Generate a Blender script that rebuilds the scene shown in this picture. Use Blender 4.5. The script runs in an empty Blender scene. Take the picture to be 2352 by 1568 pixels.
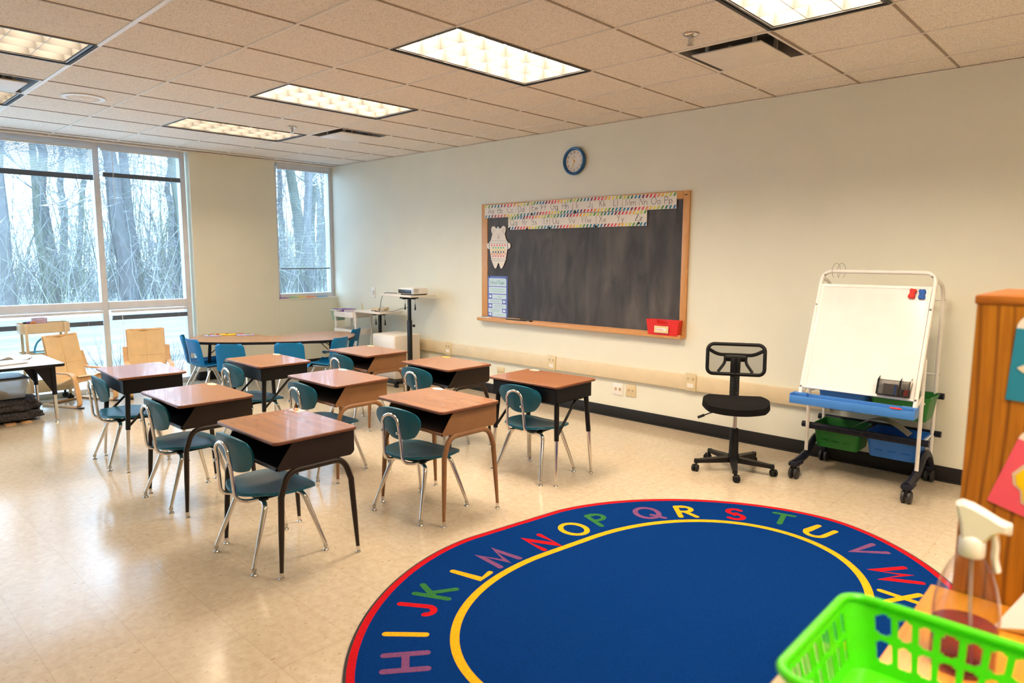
import bpy, bmesh, math, random
from math import sin, cos, pi, radians as rad
from mathutils import Vector, Matrix

S = bpy.context.scene
COL = S.collection

# ------------------------------------------------------------------ camera, light, exposure
cam_d = bpy.data.cameras.new('camera')
cam = bpy.data.objects.new('camera', cam_d); COL.objects.link(cam)
cam_d.sensor_width = 36.0; cam_d.lens = 24.0; cam_d.clip_start = 0.02; cam_d.clip_end = 300
CAM = Vector((4.114, -5.428, 1.549))
yaw, pitch, roll = rad(133.243), rad(-7.106), rad(0.214)
F = Vector((cos(yaw)*cos(pitch), sin(yaw)*cos(pitch), sin(pitch)))
R0 = Vector((sin(yaw), -cos(yaw), 0)); U0 = R0.cross(F)
R = R0*cos(roll) + U0*sin(roll); U = -R0*sin(roll) + U0*cos(roll)
mw = Matrix((( R.x, U.x, -F.x, CAM.x), (R.y, U.y, -F.y, CAM.y), (R.z, U.z, -F.z, CAM.z), (0,0,0,1)))
cam.matrix_world = mw
cam_d.dof.use_dof = True; cam_d.dof.focus_distance = 5.5; cam_d.dof.aperture_fstop = 3.4
S.camera = cam

LAMP_STRENGTH = 46.0
LAMP_COL = (1.0, 0.815, 0.61)
w = bpy.data.worlds.new('overcast_sky'); S.world = w; w.use_nodes = True
wn = w.node_tree.nodes; bg = wn['Background']
bg.inputs[0].default_value = (0.58, 0.79, 1.0, 1); bg.inputs[1].default_value = 5.6
S.view_settings.view_transform = 'Standard'; S.view_settings.look = 'None'
S.view_settings.exposure = 0.52; S.view_settings.gamma = 1.0
S.view_settings.use_curve_mapping = False
cy = S.cycles
cy.use_denoising = True; cy.max_bounces = 10; cy.diffuse_bounces = 6; cy.glossy_bounces = 4
cy.transparent_max_bounces = 24; cy.transmission_bounces = 8
cy.caustics_reflective = False; cy.caustics_refractive = False; cy.sample_clamp_indirect = 6.0

H = 2.786          # ceiling height
T = 0.6096         # ceiling module
Y0 = -4.018        # y of ceiling column 0
XW = -4.45         # inner face of the window wall
GX = -4.58         # glazing plane

# ------------------------------------------------------------------ helpers
def srgb(r, g, b):
    def f(c):
        c /= 255.0
        return c/12.92 if c <= .04045 else ((c+.055)/1.055)**2.4
    return (f(r), f(g), f(b), 1)

def newmat(name):
    m = bpy.data.materials.new(name); m.use_nodes = True
    return m, m.node_tree.nodes, m.node_tree.links, m.node_tree.nodes['Principled BSDF']

def mat(name, col, rough=.5, metal=0.0, spec=.5, var=0.0, vscale=8.0, bump=0.0, bscale=60.0, stretch=(1,1,1), coat=0.0, trans=0.0):
    m, n, l, p = newmat(name)
    c = col if len(col) == 4 else (*col, 1)
    p.inputs['Base Color'].default_value = c
    p.inputs['Roughness'].default_value = rough
    p.inputs['Metallic'].default_value = metal
    p.inputs['Specular IOR Level'].default_value = spec
    p.inputs['Coat Weight'].default_value = coat
    p.inputs['Coat Roughness'].default_value = .15
    tc = n.new('ShaderNodeTexCoord'); mp = n.new('ShaderNodeMapping')
    mp.inputs['Scale'].default_value = stretch
    l.new(tc.outputs['Object'], mp.inputs['Vector'])
    v = var if var else .04
    nz = n.new('ShaderNodeTexNoise'); nz.inputs['Scale'].default_value = vscale; nz.inputs['Detail'].default_value = 5
    l.new(mp.outputs[0], nz.inputs['Vector'])
    r = n.new('ShaderNodeMapRange'); r.inputs[3].default_value = 1-v; r.inputs[4].default_value = 1+v
    r.inputs[1].default_value = .3; r.inputs[2].default_value = .7
    l.new(nz.outputs[0], r.inputs[0])
    mx = n.new('ShaderNodeVectorMath'); mx.operation = 'SCALE'
    mx.inputs[0].default_value = c[:3]; l.new(r.outputs[0], mx.inputs['Scale'])
    l.new(mx.outputs[0], p.inputs['Base Color'])
    if bump:
        nb = n.new('ShaderNodeTexNoise'); nb.inputs['Scale'].default_value = bscale; nb.inputs['Detail'].default_value = 4
        l.new(mp.outputs[0], nb.inputs['Vector'])
        b = n.new('ShaderNodeBump'); b.inputs['Strength'].default_value = bump; b.inputs['Distance'].default_value = .004
        l.new(nb.outputs[0], b.inputs['Height']); l.new(b.outputs[0], p.inputs['Normal'])
    return m

def wood(name, c1, c2, rough=.4, scale=6.0, stretch=(1, 12, 12), coat=0.0, dist=2.0, bands=False, spec=.5):
    m, n, l, p = newmat(name)
    tc = n.new('ShaderNodeTexCoord'); mp = n.new('ShaderNodeMapping'); mp.inputs['Scale'].default_value = stretch
    l.new(tc.outputs['Object'], mp.inputs['Vector'])
    nz = n.new('ShaderNodeTexNoise'); nz.inputs['Scale'].default_value = scale; nz.inputs['Detail'].default_value = 6
    nz.inputs['Distortion'].default_value = dist
    l.new(mp.outputs[0], nz.inputs['Vector'])
    cr = n.new('ShaderNodeValToRGB'); cr.color_ramp.elements[0].position = .35; cr.color_ramp.elements[1].position = .68
    cr.color_ramp.elements[0].color = c1; cr.color_ramp.elements[1].color = c2
    l.new(nz.outputs[0], cr.inputs[0])
    out = cr.outputs[0]
    if bands:
        wv = n.new('ShaderNodeTexWave'); wv.bands_direction = 'X'; wv.inputs['Scale'].default_value = 1.5
        wv.inputs['Distortion'].default_value = 9.0; wv.inputs['Detail'].default_value = 1.2; wv.inputs['Detail Scale'].default_value = .45
        mp2 = n.new('ShaderNodeMapping'); mp2.inputs['Scale'].default_value = (7.0, 7.0, 1.6); mp2.inputs['Location'].default_value = (.4, 0, .3)
        l.new(tc.outputs['Object'], mp2.inputs['Vector']); l.new(mp2.outputs[0], wv.inputs['Vector'])
        r2 = n.new('ShaderNodeValToRGB'); r2.color_ramp.elements[0].position = .0; r2.color_ramp.elements[1].position = .22
        r2.color_ramp.elements[0].color = (.42, .36, .30, 1); r2.color_ramp.elements[1].color = (1, 1, 1, 1)
        l.new(wv.outputs[0], r2.inputs[0])
        mm = n.new('ShaderNodeMix'); mm.data_type = 'RGBA'; mm.blend_type = 'MULTIPLY'; mm.inputs[0].default_value = .8
        l.new(out, mm.inputs[6]); l.new(r2.outputs[0], mm.inputs[7]); out = mm.outputs[2]
    l.new(out, p.inputs['Base Color'])
    p.inputs['Roughness'].default_value = rough; p.inputs['Coat Weight'].default_value = coat
    p.inputs['Specular IOR Level'].default_value = spec
    return m

def glassy(name, tint, ior=1.45, rough=.02, haze=0.0, hazecol=(1,1,1,1)):
    m, n, l, p = newmat(name)
    out = n['Material Output']
    tr = n.new('ShaderNodeBsdfTransparent'); tr.inputs[0].default_value = tint
    gl = n.new('ShaderNodeBsdfGlossy'); gl.inputs['Roughness'].default_value = rough
    lw = n.new('ShaderNodeLayerWeight'); lw.inputs[0].default_value = .5
    pw = n.new('ShaderNodeMath'); pw.operation = 'POWER'; pw.inputs[1].default_value = 4.0; l.new(lw.outputs['Facing'], pw.inputs[0])
    fr = n.new('ShaderNodeMapRange'); fr.inputs[3].default_value = ((ior-1)/(ior+1))**2; fr.inputs[4].default_value = .75; l.new(pw.outputs[0], fr.inputs[0])
    ms = n.new('ShaderNodeMixShader')
    l.new(fr.outputs[0], ms.inputs[0]); l.new(tr.outputs[0], ms.inputs[1]); l.new(gl.outputs[0], ms.inputs[2])
    last = ms.outputs[0]
    if haze:
        p.inputs['Base Color'].default_value = hazecol; p.inputs['Roughness'].default_value = .4
        m2 = n.new('ShaderNodeMixShader'); m2.inputs[0].default_value = haze
        l.new(last, m2.inputs[1]); l.new(p.outputs[0], m2.inputs[2]); last = m2.outputs[0]
    l.new(last, out.inputs[0])
    return m

class MB:
    def __init__(s): s.v = []; s.f = []; s.mi = []
    def add(s, verts, faces, mi=0, M=None):
        o = len(s.v)
        if M is not None: verts = [M @ Vector(v) for v in verts]
        s.v += [tuple(v) for v in verts]
        s.f += [tuple(i+o for i in f) for f in faces]; s.mi += [mi]*len(faces)
        return s
    def box(s, c, d, mi=0, bev=0.0, M=None, rot=None):
        hx, hy, hz = d[0]/2, d[1]/2, d[2]/2
        L = Matrix.Translation(c)
        if rot is not None: L = L @ rot
        if M is not None: L = M @ L
        if bev <= 0:
            vs = [(x, y, z) for x in (-hx, hx) for y in (-hy, hy) for z in (-hz, hz)]
            fs = [(0,1,3,2), (4,6,7,5), (0,4,5,1), (2,3,7,6), (0,2,6,4), (1,5,7,3)]
            return s.add(vs, fs, mi, L)
        bm = bmesh.new(); bmesh.ops.create_cube(bm, size=1)
        for v in bm.verts: v.co = Vector((v.co.x*d[0], v.co.y*d[1], v.co.z*d[2]))
        bmesh.ops.bevel(bm, geom=list(bm.edges), offset=min(bev, min(d)*.49), segments=2, profile=.5, affect='EDGES')
        bm.verts.ensure_lookup_table()
        s.add([v.co.copy() for v in bm.verts], [[v.index for v in f.verts] for f in bm.faces], mi, L)
        bm.free(); return s
    def b(s, x0, x1, y0, y1, z0, z1, mi=0, bev=0.0, M=None):
        return s.box(((x0+x1)/2, (y0+y1)/2, (z0+z1)/2), (abs(x1-x0), abs(y1-y0), abs(z1-z0)), mi, bev, M)
    def tube(s, pts, r, n=10, mi=0, closed=False, M=None, flat=None, cap=True, up0=None):
        P = [Vector(p) for p in pts]; k = len(P)
        rs = r if isinstance(r, (list, tuple)) else [r]*k
        tang = []
        for i in range(k):
            a = P[(i-1) % k] if (closed or i > 0) else P[i]
            b = P[(i+1) % k] if (closed or i < k-1) else P[i]
            t = (b-a); tang.append(t.normalized() if t.length > 1e-9 else Vector((0,0,1)))
        up = Vector(up0) if up0 else Vector((0,0,1)) if abs(tang[0].z) < .9 else Vector((1,0,0))
        nrm = (up - tang[0]*up.dot(tang[0])).normalized()
        vs = []
        for i in range(k):
            if i:
                nrm = nrm - tang[i]*nrm.dot(tang[i])
                nrm = nrm.normalized() if nrm.length > 1e-6 else tang[i].orthogonal().normalized()
            bn = tang[i].cross(nrm)
            for j in range(n):
                a = 2*pi*j/n + (pi/n if n == 4 else 0)
                ca, sa = cos(a), sin(a)
                if flat: ca *= flat[0]; sa *= flat[1]
                vs.append(P[i] + (nrm*ca + bn*sa)*rs[i])
        fs = []
        for i in range(k if closed else k-1):
            for j in range(n):
                a = i*n+j; b = i*n+(j+1) % n; i2 = (i+1) % k
                fs.append((a, b, i2*n+(j+1) % n, i2*n+j))
        if cap and not closed:
            fs.append(tuple(range(n-1, -1, -1))); fs.append(tuple((k-1)*n+j for j in range(n)))
        return s.add(vs, fs, mi, M)
    def lathe(s, prof, n=24, mi=0, M=None):
        vs = []; fs = []
        for r, z in prof:
            for j in range(n):
                a = 2*pi*j/n; vs.append((r*cos(a), r*sin(a), z))
        for i in range(len(prof)-1):
            for j in range(n):
                fs.append((i*n+j, i*n+(j+1) % n, (i+1)*n+(j+1) % n, (i+1)*n+j))
        if prof[0][0] > 1e-5: fs.append(tuple(range(n-1, -1, -1)))
        if prof[-1][0] > 1e-5: fs.append(tuple((len(prof)-1)*n+j for j in range(n)))
        return s.add(vs, fs, mi, M)
    def prism(s, o2, z0, z1, mi=0, bev=0.0, M=None, mi_side=None):
        n = len(o2); ms = mi if mi_side is None else mi_side
        def off(d):
            r = []
            for i in range(n):
                a = Vector(o2[i-1]); b = Vector(o2[i]); c = Vector(o2[(i+1) % n])
                e1 = (b-a); e2 = (c-b)
                n1 = Vector((e1.y, -e1.x)).normalized() if e1.length else Vector((0,0)); n2 = Vector((e2.y, -e2.x)).normalized() if e2.length else Vector((0,0))
                m = n1+n2; m = m.normalized() if m.length > 1e-6 else n1
                r.append(b - m*d)
            return r
        area = sum(o2[i][0]*o2[(i+1) % n][1]-o2[(i+1) % n][0]*o2[i][1] for i in range(n))
        if area < 0: o2 = o2[::-1]
        rings = [(off(bev), z0), (o2, z0+bev), (o2, z1-bev), (off(bev), z1)] if bev > 0 else [(o2, z0), (o2, z1)]
        vs = [(p[0], p[1], z) for ring, z in rings for p in ring]
        k = len(rings)
        side = [(i*n+j, i*n+(j+1) % n, (i+1)*n+(j+1) % n, (i+1)*n+j) for i in range(k-1) for j in range(n)]
        o = len(s.v)
        s.add(vs, side, ms, M)
        s.f += [tuple(o+j for j in range(n-1, -1, -1)), tuple(o+(k-1)*n+j for j in range(n))]; s.mi += [ms, mi]
        return s
    def shell(s, fn, nu, nv, th, mi=0, skip=None, M=None):
        """slab of thickness th over fn(u,v); u,v in 0..1; skip(i,j) leaves a hole"""
        P = [[Vector(fn(i/nu, j/nv)) for j in range(nv+1)] for i in range(nu+1)]
        vs = []; idx = {}
        for side in (0, 1):
            for i in range(nu+1):
                for j in range(nv+1):
                    a = P[min(i+1, nu)][j]-P[max(i-1, 0)][j]; b = P[i][min(j+1, nv)]-P[i][max(j-1, 0)]
                    nn = a.cross(b); nn = nn.normalized() if nn.length > 1e-10 else Vector((0,0,1))
                    idx[(side, i, j)] = len(vs); vs.append(P[i][j] + nn*(th/2 if side else -th/2))
        keep = {(i, j) for i in range(nu) for j in range(nv) if not (skip and skip(i, j))}
        fs = []
        for (i, j) in keep:
            q = [(i, j), (i+1, j), (i+1, j+1), (i, j+1)]
            fs.append(tuple(idx[(1, *a)] for a in q)); fs.append(tuple(idx[(0, *a)] for a in q[::-1]))
            for (di, dj, a, b) in ((0, -1, q[0], q[1]), (1, 0, q[1], q[2]), (0, 1, q[2], q[3]), (-1, 0, q[3], q[0])):
                if (i+di, j+dj) not in keep:
                    fs.append((idx[(0, *a)], idx[(0, *b)], idx[(1, *b)], idx[(1, *a)]))
        return s.add(vs, fs, mi, M)
    def ribbon(s, pts, wd, mp, mi=0):
        """flat stroke in 2d with round ends, mapped to 3d by mp(u,v)"""
        P = [Vector(p) for p in pts]; k = len(P); L = []; Rr = []
        loop = k > 3 and (P[0]-P[-1]).length < wd*.2
        for i in range(k):
            a = P[max(i-1, 0)]; b = P[min(i+1, k-1)]
            if loop and i in (0, k-1): a, b = P[-2], P[1]
            t = (b-a).normalized()
            if 0 < i < k-1:
                t1 = (P[i]-P[i-1]).normalized(); t2 = (P[i+1]-P[i]).normalized(); c = max(.45, math.sqrt(max(0, (1+t1.dot(t2))/2)))
            else: c = 1
            nn = Vector((-t.y, t.x))*wd/2/c
            L.append(P[i]+nn); Rr.append(P[i]-nn)
        vs = [mp(*q) for q in L]+[mp(*q) for q in Rr]
        fs = [(i, k+i, k+i+1, i+1) for i in range(k-1)]
        s.add(vs, fs, mi)
        for e, sg in (() if loop else ((0, -1), (k-1, 1))):
            t = (P[1]-P[0]).normalized() if e == 0 else (P[-1]-P[-2]).normalized()
            t = t*sg; nn = Vector((-t.y, t.x)); c = P[e]
            cap = [c + (nn*cos(a)+t*sin(a))*wd/2 for a in [pi*q/6 for q in range(7)]]
            s.add([mp(*q) for q in cap], [tuple(range(6, -1, -1))], mi)
        return s
    def build(s, name, mats, parent=None, smooth=True, angle=38):
        me = bpy.data.meshes.new(name)
        me.from_pydata(s.v, [], s.f)
        mats = mats if isinstance(mats, (list, tuple)) else [mats]
        for m in mats: me.materials.append(m)
        if len(mats) > 1: me.polygons.foreach_set('material_index', s.mi)
        me.validate(); me.update()
        if smooth:
            me.shade_smooth()
            me.set_sharp_from_angle(angle=rad(angle))
        o = bpy.data.objects.new(name, me); COL.objects.link(o)
        if parent is not None: o.parent = parent
        return o

def tag(o, label=None, cat=None, group=None, kind=None):
    if label: o['label'] = label
    if cat: o['category'] = cat
    if group: o['group'] = group
    if kind: o['kind'] = kind
    return o
def thing(name, label, cat, loc=(0,0,0), rz=0.0, group=None):
    o = bpy.data.objects.new(name, None); COL.objects.link(o); o.empty_display_size = .05
    o.location = loc; o.rotation_euler = (0, 0, rz)
    return tag(o, label, cat, group)
def struct(name, mb, m, parent=None, smooth=True):
    o = mb.build(name, m, parent, smooth); o['kind'] = 'structure'; return o
def place(o, loc, rz=0.0): o.location = loc; o.rotation_euler = (0, 0, rz); return o
def copy_tree(o, parent=None):
    c = o.copy(); COL.objects.link(c)
    if parent is not None: c.parent = parent
    for ch in list(o.children): copy_tree(ch, c)
    return c
def arc(cx, cy_, rx, ry, a0, a1, n=10):
    return [(cx+rx*cos(rad(a0+(a1-a0)*i/n)), cy_+ry*sin(rad(a0+(a1-a0)*i/n))) for i in range(n+1)]
def rrect(wd, dp, r, n=5, cx=0, cy_=0):
    o = []
    for (sx, sy, a) in ((1, 1, 0), (-1, 1, 90), (-1, -1, 180), (1, -1, 270)):
        o += arc(cx+sx*(wd/2-r), cy_+sy*(dp/2-r), r, r, a, a+90, n)
    return o
def bend(pts, rr, n=6):
    """round the inner corners of a 3d polyline"""
    P = [Vector(p) for p in pts]; o = [P[0]]
    for i in range(1, len(P)-1):
        r = rr[i-1] if isinstance(rr, (list, tuple)) else rr
        a = (P[i-1]-P[i]); b = (P[i+1]-P[i]); d = min(r, a.length*.49, b.length*.49)
        p0 = P[i]+a.normalized()*d; p1 = P[i]+b.normalized()*d
        for k in range(n+1):
            t = k/n; o.append(p0*(1-t)**2 + P[i]*2*t*(1-t) + p1*t*t)
    o.append(P[-1]); return o
def RX(a): return Matrix.Rotation(a, 4, 'X')
def RY(a): return Matrix.Rotation(a, 4, 'Y')
def RZ(a): return Matrix.Rotation(a, 4, 'Z')
def TR(x, y, z): return Matrix.Translation((x, y, z))

# ------------------------------------------------------------------ single-stroke lettering
G = {}
def gl(ch, wd, *strokes): G[ch] = (wd, strokes)
gl('A', .66, [(0,0),(.33,1),(.66,0)], [(.12,.36),(.54,.36)])
gl('B', .52, [(0,0),(0,1)], [(0,1),(.24,1)]+arc(.24,.765,.235,.235,90,-90)+[(0,.53)], [(0,.53),(.26,.53)]+arc(.26,.265,.265,.265,90,-90)+[(0,0)])
gl('C', .66, arc(.42,.5,.42,.5,50,310,16))
gl('D', .6, [(0,0),(0,1)], [(0,1),(.16,1)]+arc(.16,.5,.44,.5,90,-90,14)+[(0,0)])
gl('E', .48, [(.48,1),(0,1),(0,0),(.48,0)], [(0,.52),(.4,.52)])
gl('F', .46, [(.46,1),(0,1),(0,0)], [(0,.52),(.38,.52)])
gl('G', .76, arc(.42,.5,.42,.5,50,360,18)+[(.48,.5)])
gl('H', .6, [(0,0),(0,1)], [(.6,0),(.6,1)], [(0,.5),(.6,.5)])
gl('I', .06, [(.03,0),(.03,1)])
gl('J', .42, [(.4,1),(.4,.24)]+arc(.2,.22,.2,.22,0,-170,8))
gl('K', .54, [(0,0),(0,1)], [(.5,1),(0,.42)], [(.16,.58),(.54,0)])
gl('L', .46, [(0,1),(0,0),(.46,0)])
gl('M', .8, [(0,0),(.1,1),(.4,.12),(.7,1),(.8,0)])
gl('N', .62, [(0,0),(0,1),(.62,0),(.62,1)])
gl('O', .8, arc(.4,.5,.4,.5,90,450,20))
gl('P', .5, [(0,0),(0,1)], [(0,1),(.24,1)]+arc(.24,.74,.26,.26,90,-90)+[(0,.48)])
gl('Q', .84, arc(.4,.5,.4,.5,90,450,20), [(.5,.28),(.84,-.06)])
gl('R', .54, [(0,0),(0,1)], [(0,1),(.24,1)]+arc(.24,.75,.26,.25,90,-90)+[(0,.5)], [(.24,.5),(.54,0)])
gl('S', .52, arc(.27,.755,.24,.245,40,270,10)+arc(.26,.255,.26,.255,90,-145,10))
gl('T', .62, [(0,1),(.62,1)], [(.31,1),(.31,0)])
gl('U', .58, [(0,1),(0,.29)]+arc(.29,.29,.29,.29,180,360,12)+[(.58,1)])
gl('V', .62, [(0,1),(.31,0),(.62,1)])
gl('W', .94, [(0,1),(.22,0),(.47,.86),(.72,0),(.94,1)])
gl('X', .6, [(0,0),(.6,1)], [(0,1),(.6,0)])
gl('Y', .62, [(0,1),(.31,.5),(.62,1)], [(.31,.5),(.31,0)])
gl('Z', .58, [(0,1),(.58,1),(0,0),(.58,0)])
x = .52
def ring(cx=.26): return arc(cx, .26, .25, .26, 0, 360, 14)
gl('a', .52, ring(), [(.51,x),(.51,0)])
gl('b', .52, [(.01,1),(.01,0)], ring())
gl('c', .46, arc(.26,.26,.26,.26,45,315,12))
gl('d', .52, ring(), [(.51,1),(.51,0)])
gl('e', .52, [(.01,.27),(.51,.27)]+arc(.26,.26,.25,.26,0,310,12))
gl('f', .36, arc(.3,.82,.16,.16,60,180,6)+[(.14,0)], [(0,x),(.32,x)])
gl('g', .52, ring(), [(.51,x),(.51,-.15)]+arc(.27,-.14,.24,.18,0,-150,8))
gl('h', .48, [(0,1),(0,0)], [(0,.28)]+arc(.23,.28,.23,.24,180,0,8)+[(.46,0)])
gl('i', .05, [(.02,0),(.02,x)], [(.02,.74),(.02,.76)])
gl('j', .2, [(.18,x),(.18,-.16)]+arc(.04,-.16,.14,.16,0,-120,6), [(.18,.74),(.18,.76)])
gl('k', .42, [(0,1),(0,0)], [(.38,x),(0,.2)], [(.14,.32),(.42,0)])
gl('l', .05, [(.02,0),(.02,1)])
gl('m', .76, [(0,x),(0,0)], [(0,.3)]+arc(.19,.3,.19,.22,180,0,8)+[(.38,0)], [(.38,.3)]+arc(.57,.3,.19,.22,180,0,8)+[(.76,0)])
gl('n', .46, [(0,x),(0,0)], [(0,.28)]+arc(.23,.28,.23,.24,180,0,8)+[(.46,0)])
gl('o', .52, ring())
gl('p', .52, [(.01,x),(.01,-.34)], ring())
gl('q', .52, ring(), [(.51,x),(.51,-.34)])
gl('r', .3, [(0,x),(0,0)], [(0,.28)]+arc(.2,.3,.2,.22,180,60,6))
gl('s', .38, arc(.2,.39,.17,.13,40,270,8)+arc(.19,.13,.19,.13,90,-145,8))
gl('t', .34, [(.15,.86),(.15,0)], [(0,x),(.32,x)])
gl('u', .46, [(0,x),(0,.23)]+arc(.23,.23,.23,.23,180,360,8), [(.46,x),(.46,0)])
gl('v', .46, [(0,x),(.23,0),(.46,x)])
gl('w', .7, [(0,x),(.17,0),(.35,.44),(.53,0),(.7,x)])
gl('x', .44, [(0,0),(.44,x)], [(0,x),(.44,0)])
gl('y', .46, [(0,x),(.24,.02)], [(.46,x),(.1,-.34)])
gl('z', .42, [(0,x),(.42,x),(0,0),(.42,0)])
gl('1', .2, [(0,.8),(.16,1),(.16,0)])
gl('2', .5, arc(.25,.74,.25,.26,165,-30,10)+[(0,0),(.5,0)])
gl('3', .5, arc(.23,.76,.24,.24,150,-90,10)+arc(.23,.26,.26,.26,90,-150,10))
gl('4', .54, [(.4,0),(.4,1),(0,.3),(.54,.3)])
gl('5', .5, [(.46,1),(.06,1),(.03,.56)]+arc(.23,.32,.27,.32,120,-145,12))
gl('6', .52, [(.4,1),(.04,.4)]+arc(.26,.28,.26,.28,150,510,14))
gl('7', .5, [(0,1),(.5,1),(.16,0)])
gl('8', .5, arc(.25,.76,.21,.24,-90,270,12), arc(.25,.26,.25,.26,90,450,12))
gl('9', .52, arc(.26,.72,.26,.28,-30,330,14)+[(.12,0)])
gl('0', .52, arc(.26,.5,.26,.5,90,450,16))
gl(' ', .3)
def text(mb, s, h, wd, mp, mi=0, gap=.2, center=False):
    """write s with cap height h; mp maps (u,v) metres to 3d"""
    W_ = sum(G[c][0]+gap for c in s)-gap
    u = -W_*h/2 if center else 0.0
    for c in s:
        for q_, st in enumerate(G[c][1]):
            o_ = Vector(mp(0, 0)); nn_ = (Vector(mp(1, 0))-o_).cross(Vector(mp(0, 1))-o_).normalized()*q_*.00012
            if len(st) > 1: mb.ribbon([(u+p[0]*h, p[1]*h) for p in st], wd, (lambda a, b, nn_=nn_: tuple(Vector(mp(a, b))+nn_)), mi)
        u += (G[c][0]+gap)*h
    return u

# ------------------------------------------------------------------ materials
M = {}
M['wall'] = mat('sage_paint', (.77, .765, .65), .55, spec=.3, var=.02, vscale=3, bump=.03, bscale=240)
M['ceil'] = mat('mineral_tile', (.82, .76, .68), .9, spec=.1, var=.05, vscale=40, bump=.25, bscale=320)
def tile_specks():
    m = M['ceil']; n = m.node_tree.nodes; l = m.node_tree.links; p = n['Principled BSDF']
    src = p.inputs['Base Color'].links[0].from_socket
    tc = n.new('ShaderNodeTexCoord'); v = n.new('ShaderNodeTexNoise'); v.inputs['Scale'].default_value = 150; v.inputs['Detail'].default_value = 1
    l.new(tc.outputs['Object'], v.inputs['Vector'])
    r = n.new('ShaderNodeValToRGB'); r.color_ramp.elements[0].position = .30; r.color_ramp.elements[1].position = .38
    r.color_ramp.elements[0].color = (.38, .32, .27, 1); r.color_ramp.elements[1].color = (1, 1, 1, 1)
    l.new(v.outputs[0], r.inputs[0])
    mx = n.new('ShaderNodeMix'); mx.data_type = 'RGBA'; mx.blend_type = 'MULTIPLY'; mx.inputs[0].default_value = 1
    l.new(src, mx.inputs[6]); l.new(r.outputs[0], mx.inputs[7]); l.new(mx.outputs[2], p.inputs['Base Color'])
tile_specks()
M['tbar'] = mat('grid_bar', (.80, .74, .66), .5)
M['tbar_shadow'] = mat('grid_bar_shadow', (.34, .26, .19), .6)  # dark brown paints the shadow gaps along the tile edges
M['tbar_white'] = mat('grid_bar_white', (.85, .83, .8), .35)
M['white'] = mat('white_enamel', (.82, .80, .77), .35)
M['offwhite'] = mat('offwhite_laminate', (.78, .72, .64), .4)
M['black'] = mat('black_plastic', (.006, .006, .0065), .5, spec=.3)
M['blackm'] = mat('black_metal', (.006, .0055, .006), .42, spec=.3)
M['basemat'] = mat('baseboard_rubber', (.014, .013, .013), .55, spec=.3)
M['chrome'] = mat('chrome', (.74, .70, .66), .13, metal=1.0)
M['steel'] = mat('steel', (.55, .53, .5), .3, metal=1.0)
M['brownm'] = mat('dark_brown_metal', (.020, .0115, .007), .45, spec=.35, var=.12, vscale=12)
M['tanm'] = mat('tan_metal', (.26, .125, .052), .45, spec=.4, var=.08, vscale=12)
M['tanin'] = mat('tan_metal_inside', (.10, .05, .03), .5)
M['desktop'] = wood('desk_laminate', (.31, .125, .052, 1), (.39, .165, .072, 1), .22, 2.2, (1.0, 9, 9), spec=.6, dist=.6, coat=.25)
M['deskedge'] = wood('desk_edge', (.13, .04, .017, 1), (.20, .07, .028, 1), .35, 8, (2, 10, 10))
M['seat'] = mat('teal_seat_plastic', (.010, .115, .185), .36, spec=.28, var=.08, vscale=10)
M['shell'] = mat('blue_chair_plastic', (.002, .17, .42), .40, spec=.28)
M['kidney'] = wood('kidney_laminate', (.34, .17, .085, 1), (.41, .21, .11, 1), .25, 4, (1, 10, 10))
M['oak'] = wood('oak', (.56, .27, .09, 1), (.68, .36, .14, 1), .4, 4, (1, 14, 14))
M['oakv'] = wood('oak_vertical', (.56, .27, .09, 1), (.68, .36, .14, 1), .4, 4, (14, 14, 1))
M['cabinet'] = wood('honey_oak_panel', (.34, .118, .005, 1), (.46, .175, .009, 1), .38, 3, (26, 26, 1.2), bands=True)
M['cabtop'] = wood('honey_oak_lit_top', (.62, .25, .018, 1), (.75, .33, .03, 1), .35, 3, (22, 1.5, 22))  # lighter than the panel oak: light from above put into the colour
M['slate'] = mat('chalkboard_slate', (.040, .038, .038), .6, spec=.3)
def chalk():
    m = M['slate']; n = m.node_tree.nodes; l = m.node_tree.links; p = n['Principled BSDF']
    tc = n.new('ShaderNodeTexCoord'); mp = n.new('ShaderNodeMapping'); mp.inputs['Scale'].default_value = (3.4, 1, 1.0); mp.inputs['Rotation'].default_value = (0, .12, 0)
    l.new(tc.outputs['Object'], mp.inputs[0])
    a = n.new('ShaderNodeTexNoise'); a.inputs['Scale'].default_value = 2.2; a.inputs['Detail'].default_value = 7; a.inputs['Distortion'].default_value = .6
    l.new(mp.outputs[0], a.inputs['Vector'])
    b = n.new('ShaderNodeTexNoise'); b.inputs['Scale'].default_value = 1.1; l.new(tc.outputs['Object'], b.inputs['Vector'])
    mu = n.new('ShaderNodeMath'); mu.operation = 'MULTIPLY'; l.new(a.outputs[0], mu.inputs[0]); l.new(b.outputs[0], mu.inputs[1])
    r = n.new('ShaderNodeMapRange'); r.inputs[1].default_value = .17; r.inputs[2].default_value = .42; r.inputs[3].default_value = 0; r.inputs[4].default_value = .55
    l.new(mu.outputs[0], r.inputs[0])
    mx = n.new('ShaderNodeMix'); mx.data_type = 'RGBA'; l.new(r.outputs[0], mx.inputs[0])
    mx.inputs[6].default_value = (.046, .045, .049, 1); mx.inputs[7].default_value = (.19, .17, .15, 1)
    l.new(mx.outputs[2], p.inputs['Base Color'])
chalk()
M['paper'] = mat('paper', (.78, .74, .68), .7, spec=.2)
M['ink'] = mat('ink', (.03, .03, .035), .6)
M['glass'] = glassy('window_glass', (.92, .97, 1.0, 1), 1.45, .01)
M['alu'] = mat('aluminium_frame', (.66, .68, .72), .42, metal=0.0, spec=.5)
M['slat'] = mat('blind_slat', (.62, .70, .78), .4)
M['slatdark'] = mat('blind_stack', (.10, .105, .115), .45)
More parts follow.
